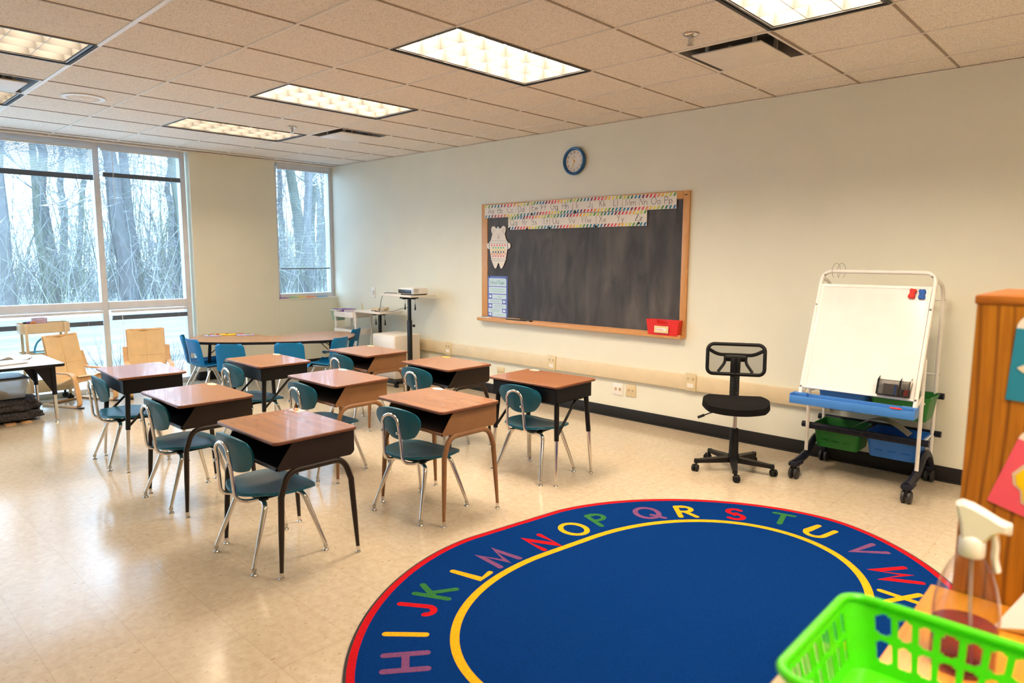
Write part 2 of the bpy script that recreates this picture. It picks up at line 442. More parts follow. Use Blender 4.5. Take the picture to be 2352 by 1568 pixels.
M['birch'] = wood('birch', (.62, .36, .16, 1), (.72, .45, .22, 1), .42, 4, (8, 8, 2))
M['canvas'] = mat('tan_canvas', (.74, .53, .29), .75, spec=.2, var=.08, vscale=6, bump=.5, bscale=12)
M['cream'] = mat('cream_metal', (.66, .52, .33), .4)
M['rubber'] = mat('grey_rubber', (.02, .02, .022), .5)
M['navy'] = mat('navy_plastic', (.006, .007, .017), .45, spec=.3)
M['tubblue'] = mat('blue_tub_plastic', (.018, .15, .56), .42, spec=.35)
M['tubgreen'] = mat('green_tub_plastic', (.014, .16, .024), .42, spec=.35)
M['trayblue'] = mat('tray_blue_plastic', (.05, .20, .56), .38)
M['red'] = mat('red_plastic', (.72, .025, .018), .38)
M['lime'] = mat('lime_plastic', (.075, .62, .006), .3, spec=.5)
M['wb'] = mat('whiteboard', (.80, .78, .76), .16, spec=.6)
M['plate'] = mat('ivory_plate', (.68, .56, .34), .4)
M['race'] = mat('ivory_raceway', (.72, .60, .40), .45)
M['lilac'] = mat('lilac_plastic', (.42, .38, .60), .4)
M['yellow'] = mat('yellow_plastic', (.80, .55, .02), .4)
M['pink'] = mat('pink_card', (.78, .10, .17), .55)
M['bluecard'] = mat('blue_card', (.01, .23, .38), .55)
M['purple'] = mat('purple', (.20, .06, .30), .5)
M['orange'] = mat('orange', (.80, .22, .03), .5)
M['green'] = mat('green', (.15, .50, .14), .5)
M['skyb'] = mat('sky_blue', (.08, .42, .68), .5)
M['clockblue'] = mat('clock_blue', (.004, .085, .26), .3)

def vct():
    m, n, l, p = newmat('vinyl_floor_tile')
    tc = n.new('ShaderNodeTexCoord')
    nz = n.new('ShaderNodeTexNoise'); nz.inputs['Scale'].default_value = 26; nz.inputs['Detail'].default_value = 8; nz.inputs['Roughness'].default_value = .7
    l.new(tc.outputs['Object'], nz.inputs['Vector'])
    r = n.new('ShaderNodeValToRGB'); r.color_ramp.elements[0].position = .28; r.color_ramp.elements[1].position = .62
    r.color_ramp.elements[0].color = (.44, .355, .255, 1); r.color_ramp.elements[1].color = (.53, .45, .335, 1)
    l.new(nz.outputs[0], r.inputs[0])
    sp = n.new('ShaderNodeTexNoise'); sp.inputs['Scale'].default_value = 75; sp.inputs['Detail'].default_value = 2
    mp = n.new('ShaderNodeMapping'); mp.inputs['Scale'].default_value = (1, .45, 1); mp.inputs['Rotation'].default_value = (0, 0, .6)
    l.new(tc.outputs['Object'], mp.inputs[0]); l.new(mp.outputs[0], sp.inputs['Vector'])
    r2 = n.new('ShaderNodeValToRGB'); r2.color_ramp.elements[0].position = .27; r2.color_ramp.elements[1].position = .33
    r2.color_ramp.elements[0].color = (.60, .50, .42, 1); r2.color_ramp.elements[1].color = (1, 1, 1, 1)
    l.new(sp.outputs[0], r2.inputs[0])
    mx = n.new('ShaderNodeMix'); mx.data_type = 'RGBA'; mx.blend_type = 'MULTIPLY'; mx.inputs[0].default_value = 1
    l.new(r.outputs[0], mx.inputs[6]); l.new(r2.outputs[0], mx.inputs[7])
    br = n.new('ShaderNodeTexBrick'); br.offset = 0; br.squash = 1
    br.inputs['Scale'].default_value = 1.0; br.inputs['Brick Width'].default_value = .3048; br.inputs['Row Height'].default_value = .3048
    br.inputs['Mortar Size'].default_value = .0012; br.inputs['Color1'].default_value = (1, 1, 1, 1); br.inputs['Color2'].default_value = (.975, .97, .965, 1); br.inputs['Mortar'].default_value = (.80, .76, .72, 1)
    l.new(tc.outputs['Object'], br.inputs['Vector'])
    m2 = n.new('ShaderNodeMix'); m2.data_type = 'RGBA'; m2.blend_type = 'MULTIPLY'; m2.inputs[0].default_value = 1
    l.new(mx.outputs[2], m2.inputs[6]); l.new(br.outputs[0], m2.inputs[7]); l.new(m2.outputs[2], p.inputs['Base Color'])
    rr = n.new('ShaderNodeMapRange'); rr.inputs[3].default_value = .09; rr.inputs[4].default_value = .20
    nb = n.new('ShaderNodeTexNoise'); nb.inputs['Scale'].default_value = 3; nb.inputs['Detail'].default_value = 5; l.new(tc.outputs['Object'], nb.inputs['Vector'])
    l.new(nb.outputs[0], rr.inputs[0]); l.new(rr.outputs[0], p.inputs['Roughness'])
    p.inputs['Specular IOR Level'].default_value = .5
    b = n.new('ShaderNodeBump'); b.inputs['Strength'].default_value = .05; b.inputs['Distance'].default_value = .01
    wob = n.new('ShaderNodeTexNoise'); wob.inputs['Scale'].default_value = 7; l.new(tc.outputs['Object'], wob.inputs['Vector'])
    l.new(wob.outputs[0], b.inputs['Height']); l.new(b.outputs[0], p.inputs['Normal'])
    return m
M['floor'] = vct()
def emis(name, col, st):
    m, n, l, p = newmat(name); p.inputs['Base Color'].default_value = (.8, .8, .8, 1)
    p.inputs['Emission Color'].default_value = (*col, 1); p.inputs['Emission Strength'].default_value = st; return m
M['lamp'] = emis('fluorescent_lamp', LAMP_COL, LAMP_STRENGTH)
M['louver'] = mat('louver_grey', (.125, .119, .109), .3, spec=.5)
M['duct'] = mat('duct_shade', (.10, .09, .08), .5)  # shade inside the vent funnel, put into the colour
M['lipblack'] = mat('fixture_gap', (.02, .02, .022), .5)

# ------------------------------------------------------------------ room shell
XB, YL = 6.2, -8.6
struct('floor', MB().b(XW-.2, XB, YL, .2, -.1, 0), M['floor'], smooth=False)
struct('wall_right', MB().b(XW-.25, XB, 0, .15, 0, H+.3), M['wall'], smooth=False)
struct('wall_back', MB().b(XB, XB+.15, YL, .2, 0, H+.3), M['wall'], smooth=False)
struct('wall_left', MB().b(XW-.2, XB, YL-.15, YL, 0, H+.3), M['wall'], smooth=False)
PL, PR = -1.985, -.89
wm = MB()
wm.b(XW-.2, XW, PL, PR, 0, H+.3)                       # pier
wm.b(XW-.2, XW, PR, 0, 0, .955)                        # under the small window
wm.b(XW-.2, XW, YL, 0, H-.012, H+.3)                   # head above the windows
wm.b(XW-.2, XW, YL, -7.4, 0, H)
wm.b(XW-.001, XW+.0015, PR-.004, PR-.001, 0, .95)
struct('wall_window', wm, M['wall'], smooth=False)
sill = MB().b(XW-.19, XW+.006, PR, 0, .955, .972, 0, .003)
struct('trim_1', sill, M['white'])
bb = MB().b(XW, XB, -.008, 0, 0, .108, 0, .003); bb.b(XW, XB, -.016, -.008, 0, .012, 0, .003)
struct('baseboard_right', bb, M['basemat'])
bb = MB().b(XW, XW+.008, PL, 0, 0, .108, 0, .003); bb.b(XW-.12, XW+.004, PL-.008, PL, 0, .108, 0, .003)
struct('baseboard_window', bb, M['basemat'])

# big window: frame of mullions and transom, panes
MUL = [-2.045, -2.965, -4.20, -5.40, -6.60, -7.40]
def window(name, ys, z0, z1, transom, fw=.05):
    f = MB(); g = MB()
    for i, y in enumerate(ys):
        f.box((GX+.025, y, (z0+z1)/2), (.10, .062, z1-z0), 0, .004)
    for i in range(len(ys)-1):
        a, b = ys[i+1]+.031, ys[i]-.031
        f.b(GX-.04, GX+.09, a, b, z1-.055, z1, 0, .003); f.b(GX-.04, GX+.09, a, b, z0, z0+.06, 0, .003)
        if transom: f.b(GX-.04, GX+.09, a, b, transom-.045, transom+.045, 0, .003)
        zz = [z0+.06] + ([transom-.045, transom+.045] if transom else []) + [z1-.055]
        for k in range(0, len(zz), 2):
            g.b(GX-.004, GX+.004, a-.01, b+.01, zz[k]-.01, zz[k+1]+.01)
    o = struct(name, f, M['alu'])
    p_ = g.build('pane', M['glass'], o, False); p_['kind'] = 'structure'
    return o
window('window_1', MUL, 0, H-.012, .975)
window('window_2', [-.025, PR+.02], .972, H-.012, None)

# blinds
def blind(label, y0, y1, ztop, zbot, stack, xb, n, headrail=True, tilt=12):
    t = thing('window_blind', label, 'blind', (xb, (y0+y1)/2, ztop), 0, 'slatted blinds at the windows')
    wdt = y1-y0
    h = MB().box((0, 0, -.014), (.03, wdt-.01, .028), 0, .003); h.build('headrail', M['alu'], t)
    if n:
        sl = MB(); z_lo = zbot-ztop+stack
        for i in range(n):
            z = -.04 + (z_lo+.04)*(i/(n-1))
            sl.box((0, 0, z), (.024, wdt-.03, .0012), 0, 0, None, RY(rad(tilt)))
        sl.build('slats', M['slat'], t, False)
    st = MB(); k = max(2, int(stack/.0055))
    for i in range(k): st.box((0, 0, zbot-ztop+stack*(i+.5)/k), (.027, wdt-.03, .0034), 0)
    st.box((0, 0, zbot-ztop+.006), (.03, wdt-.026, .012), 0, .003)
    st.build('bottom_rail', M['slatdark'], t)
    for f in (.14, .86): MB().tube([(.014, -wdt/2+wdt*f, -.02), (.014, -wdt/2+wdt*f, zbot-ztop)], .0012, 5).build('ladder_cord', M['alu'], t)
    wd = MB().tube([(.022, -wdt/2+.11, -.03), (.024, -wdt/2+.11, -.42-abs(zbot-ztop)*.6)], .003, 6); wd.build('wand', M['white'], t)
    return t
xb = GX+.12
blind('half-lowered blind in the wide upper pane of the large window', -4.165, -3.0, H-.07, 2.36, .055, xb, 17, tilt=25)
blind('half-lowered blind at the top of the large window beside the tan pier', -2.93, -2.08, H-.07, 2.405, .05, xb, 16)
blind('raised dark blind hanging under the window crossbar behind the cream cart', -4.165, -3.0, .928, .765, .05, xb, 0)
blind('raised dark blind under the window crossbar above the front-facing sling chair', -2.93, -2.08, .928, .815, .05, xb, 0)
blind('lowered white blind of the narrow window in the corner by the long wall', PR+.055, -.06, H-.07, 1.365, .016, GX+.075, 62, tilt=8)

# ------------------------------------------------------------------ ceiling
RMIN, RMAX, CMIN, CMAX = -11, 8, -8, 7
def cx(r): return -r*T
def cyy(c): return Y0 + c*T
lights = [(-5, 2), (-2, 2), (1, 2), (4, 2), (1, -2), (4, -2), (-8, 2), (-8, -2)]
vents = [(-4, 4), (3, 4), (3, -1)]
holes = set()
for r, c in lights: holes |= {(r, c), (r, c+1)}
for r, c in vents: holes.add((r, c))
cb = MB()
for r in range(RMIN, RMAX):
    for c in range(CMIN, CMAX):
        if (r, c) in holes: continue
        x0, x1 = max(cx(r+1), XW-.2), min(cx(r), XB+.1); y0, y1 = max(cyy(c), YL-.1), min(cyy(c+1), .1)
        if x1 <= x0 or y1 <= y0: continue
        cb.add([(x0, y0, H+.006), (x1, y0, H+.006), (x1, y1, H+.006), (x0, y1, H+.006)], [(3, 2, 1, 0)])
ceil = struct('ceiling', cb, M['ceil'], smooth=False)
gr = MB()
for r in range(RMIN, RMAX+1):
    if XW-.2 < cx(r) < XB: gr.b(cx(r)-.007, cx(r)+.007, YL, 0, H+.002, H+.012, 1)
for c in range(CMIN, CMAX+1):
    if YL < cyy(c) < 0:
        cuts = sorted([(cx(r+1), cx(r)) for r, c2 in lights if c2+1 == c]); xs = [XW-.18]
        for a, b in cuts: xs += [a, b]
        xs.append(XB)
        for k in range(0, len(xs), 2): gr.b(xs[k], xs[k+1], cyy(c)-(.012 if c == 0 else .007), cyy(c)+(.012 if c == 0 else .007), H-.001, H+.012, 2 if c == 0 else 0)
gr.b(XW, XB, -.02, 0, H-.004, H+.002, 0); gr.b(XW-.16, XW+.02, YL, 0, H-.014, H-.001, 0)
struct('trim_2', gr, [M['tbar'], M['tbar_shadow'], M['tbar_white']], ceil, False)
# plenum lid so no daylight enters above the tiles
struct('ceiling_deck', MB().b(XW-.2, XB+.15, YL-.15, .15, H+.3, H+.34), M['tbar'], ceil, smooth=False)

def make_light():
    t = thing('ceiling_light', 'x', 'ceiling light', (0, 0, 0), 0, 'recessed fluorescent ceiling lights')
    hx, hy, d = T/2-.006, T-.006, .18
    fr = MB()
    for sx in (-1, 1):
        fr.b(sx*hx-.009, sx*hx+.009, -hy, hy, -.001, .012, 0); fr.b(sx*(hx-.02)-.006, sx*(hx-.02)+.006, -hy, hy, .004, d, 1)
        fr.b(-hx, hx, sx*hy-.009, sx*hy+.009, -.001, .012, 0); fr.b(-hx, hx, sx*(hy-.02)-.006, sx*(hy-.02)+.006, .004, d, 1)
    fr.b(-hx, hx, -hy, hy, d, d+.01, 1)
    fr.build('housing', [M['lipblack'], M['louver']], t, False)
    lv = MB(); ix, iy = hx-.03, hy-.03
    def louv(a0, a1, q, axis):
        prof = [(.0016, .010), (.003, .025), (.006, .042), (.010, .058), (.016, .072)]
        ring_ = [(-t_, z) for t_, z in prof]+[(t_, z) for t_, z in prof[::-1]]
        n = len(ring_)
        vs = []
        for a in (a0, a1):
            for o_, z in ring_: vs.append((a, q+o_, z) if axis == 'x' else (q+o_, a, z))
        fs = [(i, (i+1) % n, n+(i+1) % n, n+i) for i in range(n)]+[tuple(range(n)), tuple(range(2*n-1, n-1, -1))]
        lv.add(vs, fs)
    for k in range(7): louv(-ix, ix, -iy+2*iy*k/6, 'x')
    for k in range(4): louv(-iy, iy, -ix+2*ix*k/3, 'y')
    lv.build('louver', M['louver'], t)
    lp = MB().b(-ix, ix, -iy, iy, .084, .090)
    lp.build('lamp_panel', M['lamp'], t, False)
    return t
LL = {(-5,2):'large overexposed recessed light beside the square vent and over the rug',
      (-2,2):'bright recessed light in mid ceiling, its grid of eighteen cells fully in view',
      (1,2):'recessed light in the middle of the ceiling between the brightest one and the window end',
      (4,2):'recessed light by the windows, seen very flat beside a sprinkler and vent',
      (1,-2):'recessed light whose end touches the bright white ceiling runner',
      (4,-2):'recessed light mostly hidden beside the square vent at the white runner'}
DIM = {(4, 2): .60, (4, -2): .45, (1, -2): .55, (1, 2): .85}     # lower lamp strength towards the windows
L0 = make_light()
for i, (r, c) in enumerate(lights):
    o = L0 if i == 0 else copy_tree(L0)
    dim = DIM.get((r, c))
    if dim:
        lp_ = next(q for q in o.children if q.name.startswith('lamp_panel')); lp_.data = lp_.data.copy()
        nm = 'fluorescent_lamp_%d' % round(dim*100)
        lp_.data.materials[0] = bpy.data.materials.get(nm) or emis(nm, LAMP_COL, LAMP_STRENGTH*dim)
    o.location = (cx(r+.5), cyy(c+1), H); o['label'] = LL.get((r, c), 'recessed light on the ceiling behind and beside the camera')
def make_vent():
    t = thing('air_vent', 'x', 'ceiling vent', (0, 0, 0), 0, 'square ceiling air diffusers')
    h = T/2-.006
    f = MB()
    n = 4; z1 = .13
    q = [(-h, -h), (h, -h), (h, h), (-h, h)]; qi = [(-h*.62, -h*.62), (h*.62, -h*.62), (h*.62, h*.62), (-h*.62, h*.62)]
    qo = [(a*.93, b*.93) for a, b in q]
    vs = [(*p, 0) for p in q]+[(*p, .002) for p in qo]+[(*p, z1) for p in qi]
    fs = [(i, (i+1) % 4, 4+(i+1) % 4, 4+i) for i in range(4)]+[(4+i, 4+(i+1) % 4, 8+(i+1) % 4, 8+i) for i in range(4)]
    f.add(vs, fs, 0); f.add([(*p, z1) for p in qi], [(0, 1, 2, 3)], 1); f.mi[4:8] = [2]*4
    f.build('frame', [M['offwhite'], M['lipblack'], M['duct']], t, False)
    p_ = MB().b(-h*.73, h*.73, -h*.73, h*.73, -.018, -.008, 0, .003)
    for a in (-1, 1):
        for b in (-1, 1): p_.box((a*h*.5, b*h*.5, .05), (.02, .02, .12), 0)
    p_.build('deflector_plate', M['offwhite'], t)
    return t
V0 = make_vent()
VL = ['square plaque vent touching the big overexposed light by the long wall', 'square plaque vent beside the flat light close to the windows', 'square plaque vent between two lights at the white ceiling runner']
for i, (r, c) in enumerate(vents):
    o = V0 if i == 0 else copy_tree(V0)
    o.location = (cx(r+.5), cyy(c+.5), H); o['label'] = VL[i]
sp = thing('ceiling_speaker', 'round flush ceiling speaker with a white rim', 'speaker', (-2.224, -3.67, H))
MB().lathe([(.15, 0.004), (.15, -.004), (.118, -.006), (.115, 0)], 40).build('rim', M['tbar_white'], sp)
MB().lathe([(.116, .0), (.10, -.003), (.02, -.004), (.012, -.008), (0, -.008)], 40).build('grille', M['ceil'], sp)
def sprinkler(loc, label):
    t = thing('sprinkler_head', label, 'sprinkler', loc, 0, 'ceiling sprinkler heads')
    MB().lathe([(.042, .004), (.042, -.002), (.034, -.008), (.016, -.009), (.016, 0)], 24).build('escutcheon', M['chrome'], t)
    b = MB().lathe([(.013, 0), (.013, -.02), (.006, -.022), (.005, -.05), (.0, -.05)], 12)
    for s_ in (-1, 1): b.tube(bend([(s_*.011, 0, -.015), (s_*.017, 0, -.035), (s_*.003, 0, -.052)], .012), .003, 6)
    b.lathe([(0, -.052), (.019, -.053), (.019, -.056), (0, -.056)], 16)
    b.build('head', M['steel'], t)
sprinkler((2.09, -1.819, H), 'chrome sprinkler head between the two brightest lights')
sprinkler((-2.132, -1.916, H), 'chrome sprinkler head above the flat light close to the windows')

# ------------------------------------------------------------------ rug with alphabet border
RC, RTH = (2.651, -2.801), .142
def superell(cx_, cy_, hl, a, b, th, n, N=160):
    o = []
    for i in range(N):
        t = 2*pi*i/N; c, s_ = cos(t), sin(t)
        u = a*math.copysign(abs(c)**(2/n), c); v = b*math.copysign(abs(s_)**(2/n), s_)
        v += math.copysign(hl, s_) if abs(s_) > 1e-9 else 0
        o.append((cx_+u*cos(th)+v*sin(th), cy_-u*sin(th)+v*cos(th)))
    return o
def resample(o, N):
    P = [Vector(p) for p in o]; n = len(P)
    L = [0]
    for i in range(n): L.append(L[-1]+(P[(i+1) % n]-P[i]).length)
    r = []; k = 0
    for j in range(N):
        t = L[-1]*j/N
        while L[k+1] < t: k += 1
        f = (t-L[k])/max(1e-9, L[k+1]-L[k]); r.append(P[k].lerp(P[(k+1) % n], f))
    return r
def inset(P, d):
    n = len(P); r = []
    for i in range(n):
        t = (P[(i+1) % n]-P[i-1]).normalized(); nn = Vector((-t.y, t.x)); r.append(P[i]+nn*d)
    return r
NR = 300
outer = resample(superell(2.651, -2.801, .289, 1.148, 1.24, .142, 1.757), NR)
yel = resample(superell(2.626, -2.766, .163, .69, .918, .142, 2.05), NR)
rug = MB(); bind = MB(); zt = .011
rings = [(outer, 0), (outer, .008), (inset(outer, .012), zt), (inset(outer, .044), zt)]
for i in range(3):
    a, za = rings[i]; b, zb = rings[i+1]
    vs = [(p.x, p.y, za) for p in a]+[(p.x, p.y, zb) for p in b]
    (bind if i < 2 else rug).add(vs, [(j, (j+1) % NR, NR+(j+1) % NR, NR+j) for j in range(NR)], 2 if i == 2 else 0)
rug.add([(p.x, p.y, zt) for p in rings[3][0]], [tuple(range(NR))], 0)
yo, yi = inset(yel, -.019), inset(yel, .019)
rug.add([(p.x, p.y, zt+.0006) for p in yo]+[(p.x, p.y, zt+.0006) for p in yi], [(j, (j+1) % NR, NR+(j+1) % NR, NR+j) for j in range(NR)], 3)
LETT = {'H': (2.153,-3.93), 'I': (2.0,-3.81), 'J': (1.872,-3.655), 'K': (1.812,-3.49), 'L': (1.788,-3.24), 'M': (1.772,-3.035), 'N': (1.807,-2.735),
        'O': (1.822,-2.472), 'P': (1.848,-2.255), 'Q': (1.992,-1.968), 'R': (2.15,-1.79), 'S': (2.385,-1.62), 'T': (2.62,-1.50), 'U': (2.848,-1.545),
        'V': (3.118,-1.617), 'W': (3.31,-1.83), 'X': (3.40,-2.06)}
LCOL = dict(H=4, I=3, J=2, K=5, L=3, M=4, N=2, O=3, P=5, Q=4, R=3, S=2, T=5, U=3, V=4, W=2, X=3, Y=5, Z=4, A=3, B=2, C=5, D=3, E=4, F=2, G=3)
mid = [(a+b)/2 for a, b in zip(inset(outer, .02), resample([tuple(p) for p in yel], NR))]
# outline pairs share their starting direction, so the halfway line runs along the letter band
def nearest(p): return min(range(NR), key=lambda i: (outer[i]-Vector(p)).length)
rest = 'YZABCDEFG'
i0, i1 = nearest(LETT['X']), nearest(LETT['H'])
span = (i0-i1) % NR
for k, ch in enumerate(rest):
    i = (i0 - round(span*(k+1)/(len(rest)+1))) % NR
    t = (outer[(i+1) % NR]-outer[i-1]).normalized(); nn = Vector((-t.y, t.x))
    LETT[ch] = tuple(outer[i]+nn*.25)
for ch, c in LETT.items():
    i = nearest(c); t = (outer[(i+1) % NR]-outer[i-1]).normalized()
    upv = Vector((t.y, -t.x)); rt = Vector((upv.y, -upv.x)); c = Vector(c)
    hh = .165; wd = G[ch][0]*hh*1.05
    for k, st in enumerate(G[ch][1]):
        def mp(u, v, c=c, rt=rt, upv=upv, wd=wd, hh=hh, k=k):
            q = c+rt*(u*1.05-wd/2)+upv*(v-hh/2); return (q.x, q.y, zt+.0006+.0004*k)
        rug.ribbon([(p[0]*hh, p[1]*hh) for p in st], .03, mp, LCOL[ch])
def carpet(name, c):
    return mat(name, c, .95, spec=.04, var=.16, vscale=130, bump=.8, bscale=420)
ro = rug.build('alphabet_rug', [carpet('rug_blue', (.0008, .027, .150)), mat('rug_binding', (.02, .015, .015), .9), carpet('rug_red', (.46, .008, .013)), carpet('rug_yellow', (.70, .36, .012)),
               carpet('rug_purple', (.17, .062, .16)), carpet('rug_green', (.03, .15, .045))])
bind.build('binding', bpy.data.materials['rug_binding'], ro)
tag(ro, 'blue oval carpet with a red edge, yellow ring and coloured alphabet letters', 'rug')

# ------------------------------------------------------------------ school desks
def glide(mb, p, mi, r=.0155):
    x_, y_ = p
    mb.lathe([(r*.95, 0), (r, .003), (r*.8, .009), (r*.35, .011), (r*.35, .018), (r*.72, .019), (r*.72, .036)], 14, mi, TR(x_, y_, 0))
def desk_top(t, zt_):
    o = rrect(.632, .462, .028, 5)
    m = MB().prism(o, zt_-.017, zt_, 0, .004, None, 1)
    m.build('desktop', [M['desktop'], M['deskedge']], t)
def sticker(t, zt_, m, kind, lab):
    s_ = MB()
    if kind == 'oval': s_.prism([(.047*cos(a), .026*sin(a)) for a in [2*pi*k/20 for k in range(20)]], 0, .0012)
    else: s_.prism(rrect(.10, .05, .008, 3), 0, .0012)
    o = s_.build('name_sticker', m, t); o.location = (-.235, .197, zt_); o['label'] = lab
    if kind == 'curl':
        c = MB().shell(lambda u, v: (-.022+.04*u, -.016+.018*v, .003+.009*(1-(2*u-1)**2)), 8, 4, .0012)
        q = c.build('curled_edge', M['orange'], o)
    return o
def desk_open(label, metal, inner, zt_=.68):
    """open-front box desk on bent tapered tube legs"""
    t = thing('school_desk', label, 'desk', (0, 0, 0), 0, 'nine school desks in three rows')
    desk_top(t, zt_)
    z1 = zt_-.018; z0 = z1-.132
    bx = MB()
    prof = [(-.118, z1), (-.204, z0+.012), (-.20, z0), (.20, z0), (.222, z0+.02), (.222, z1)]
    for s_ in (-1, 1):
        X = s_*.287
        vs = [(X-.002, y, z) for y, z in prof]+[(X+.002, y, z) for y, z in prof]; n = len(prof)
        fs = [tuple(range(n)), tuple(range(2*n-1, n-1, -1))]+[(i, (i+1) % n, n+(i+1) % n, n+i) for i in range(n)]
        bx.add(vs, fs, 0)
        bx.tube([(X, -.118, z1), (X, -.204, z0+.012)], .0042, 6)
    # bottom tray and back as one folded sheet, rolled lip in front
    path = [(-.212, z0+.018), (-.216, z0+.006), (-.20, z0), (.20, z0), (.216, z0+.008), (.222, z0+.022), (.222, z1)]
    vs = [(s_*.287, y, z) for s_ in (-1, 1) for y, z in path]; n = len(path)
    bx.add(vs, [(i, n+i, n+i+1, i+1) for i in range(n-1)], 0)
    vs2 = [(s_*.284, y*.985, z+.004) for s_ in (-1, 1) for y, z in path]
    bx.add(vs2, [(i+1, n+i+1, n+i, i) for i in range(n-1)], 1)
    bx.tube([(-.287, -.213, z0+.019), (.287, -.213, z0+.019)], .0045, 8)
    for s_ in (-1, 1): bx.box((s_*.15, .0, z0-.008), (.05, .34, .016), 0, .004)
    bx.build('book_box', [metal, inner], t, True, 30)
    for s_ in (-1, 1):
        X = s_*.285
        rail = MB().tube(bend([(X, -.19, .40), (X, -.152, z0-.011), (X, .158, z0-.011), (X+s_*.003, .20, .40)], .075, 8), .0155, 12)
        rail.b(X-.016, X+.016, -.10, .10, z0-.02, z0-.004, 0, .004)
        rail.build('side_rail', metal, t)
        for yt, yb in ((-.19, -.21), (.20, .222)):
            lg = MB().tube([(X, yt, .405), (X+s_*.008, (yt+yb)/2, .22), (X+s_*.015, yb, .034)], [.0155, .014, .0095], 12)
            l_ = lg.build('leg', metal, t)
            g_ = MB(); glide(g_, (X+s_*.015, yb), 0); g_.build('glide', M['chrome'], l_)
    return t
def desk_adjust(label, zt_=.69):
    """black box desk on straight adjustable legs with braces"""
    t = thing('school_desk', label, 'desk', (0, 0, 0), 0, 'nine school desks in three rows')
    desk_top(t, zt_)
    z1 = zt_-.018; z0 = z1-.105
    bx = MB()
    bx.b(-.29, .29, .192, .198, z0, z1); bx.b(-.29, .29, -.2, .2, z0, z0+.005)
    for s_ in (-1, 1): bx.b(s_*.287-.003, s_*.287+.003, -.2, .2, z0, z1)
    bx.b(-.29, .29, -.2, -.194, z0, z0+.05)
    bx.b(-.29, .29, -.2, -.196, z0+.05, z1-.012)
    bx.build('book_box', M['blackm'], t, False)
    for sx in (-1, 1):
        br = MB().tube(bend([(sx*.277, -.178, .33), (sx*.262, .06, z0-.004), (sx*.262, .15, z0-.008), (sx*.20, .16, z0-.008)], .03, 5), .0095, 8)
        br.build('brace', M['blackm'], t)
        for sy in (-1, 1):
            lg = MB().tube([(sx*.268, sy*.168, z0+.001), (sx*.283, sy*.185, .31)], [.018, .0165], 12)
            l_ = lg.build('leg', M['blackm'], t)
            lo = MB().tube([(sx*.283, sy*.185, .315), (sx*.296, sy*.205, .034)], [.0145, .0095], 12)
            glide(lo, (sx*.296, sy*.205), 0); lo.build('leg_extension', M['chrome'], l_)
    return t
white_st = mat('white_sticker', (.80, .76, .72), .5); cream_st = mat('cream_sticker', (.78, .66, .42), .5)
yell_st = mat('yellow_sticker', (.80, .50, .10), .5); pink_st = mat('pink_sticker', (.80, .52, .44), .5); teal_st = mat('pale_teal_sticker', (.52, .70, .66), .5)
D = []
def put(t, x_, y_, zt_, st, kind, lab, rz=0.0):
    place(t, (x_, y_, 0), rad(rz)); sticker(t, zt_, st, kind, lab); D.append(t)
put(desk_open('dark brown open-front desk with a curled red-and-white sticker on top', M['brownm'], M['black']), .871, -3.70, .68, white_st, 'curl', 'white sticker with a curled red edge')
put(desk_open('dark brown open-front desk with a worn cream sticker on top', M['brownm'], M['black']), -.262, -3.696, .68, cream_st, 'oval', 'worn cream oval sticker')
put(desk_adjust('black adjustable-leg desk in front of the sling chairs', .69), -1.42, -3.64, .69, white_st, 'oval', 'white oval sticker', -2.5)
put(desk_open('tan open-front desk beside the rug, white oval sticker on top', M['tanm'], M['tanin']), .955, -2.735, .68, white_st, 'oval', 'white oval sticker', -1)
put(desk_open('tan open-front desk in the very middle of the group, pale teal sticker', M['tanm'], M['tanin']), -.145, -2.742, .68, teal_st, 'oval', 'pale teal oval sticker')
put(desk_adjust('black adjustable-leg desk in front of the kidney table, middle row', .68), -1.27, -2.70, .68, cream_st, 'oval', 'cream oval sticker', -1)
put(desk_adjust('black adjustable-leg desk facing the chalkboard wall, pinkish sticker on top', .69), .965, -1.765, .69, pink_st, 'oval', 'pink oval sticker', 1.5)
put(desk_open('dark brown open-front desk by the long wall, yellow oval sticker on top', M['brownm'], M['black']), -.087, -1.755, .68, yell_st, 'oval', 'yellow oval sticker', -2)
put(desk_open('tan open-front desk in front of the projector stand', M['tanm'], M['tanin']), -1.16, -1.773, .68, cream_st, 'oval', 'cream oval sticker')

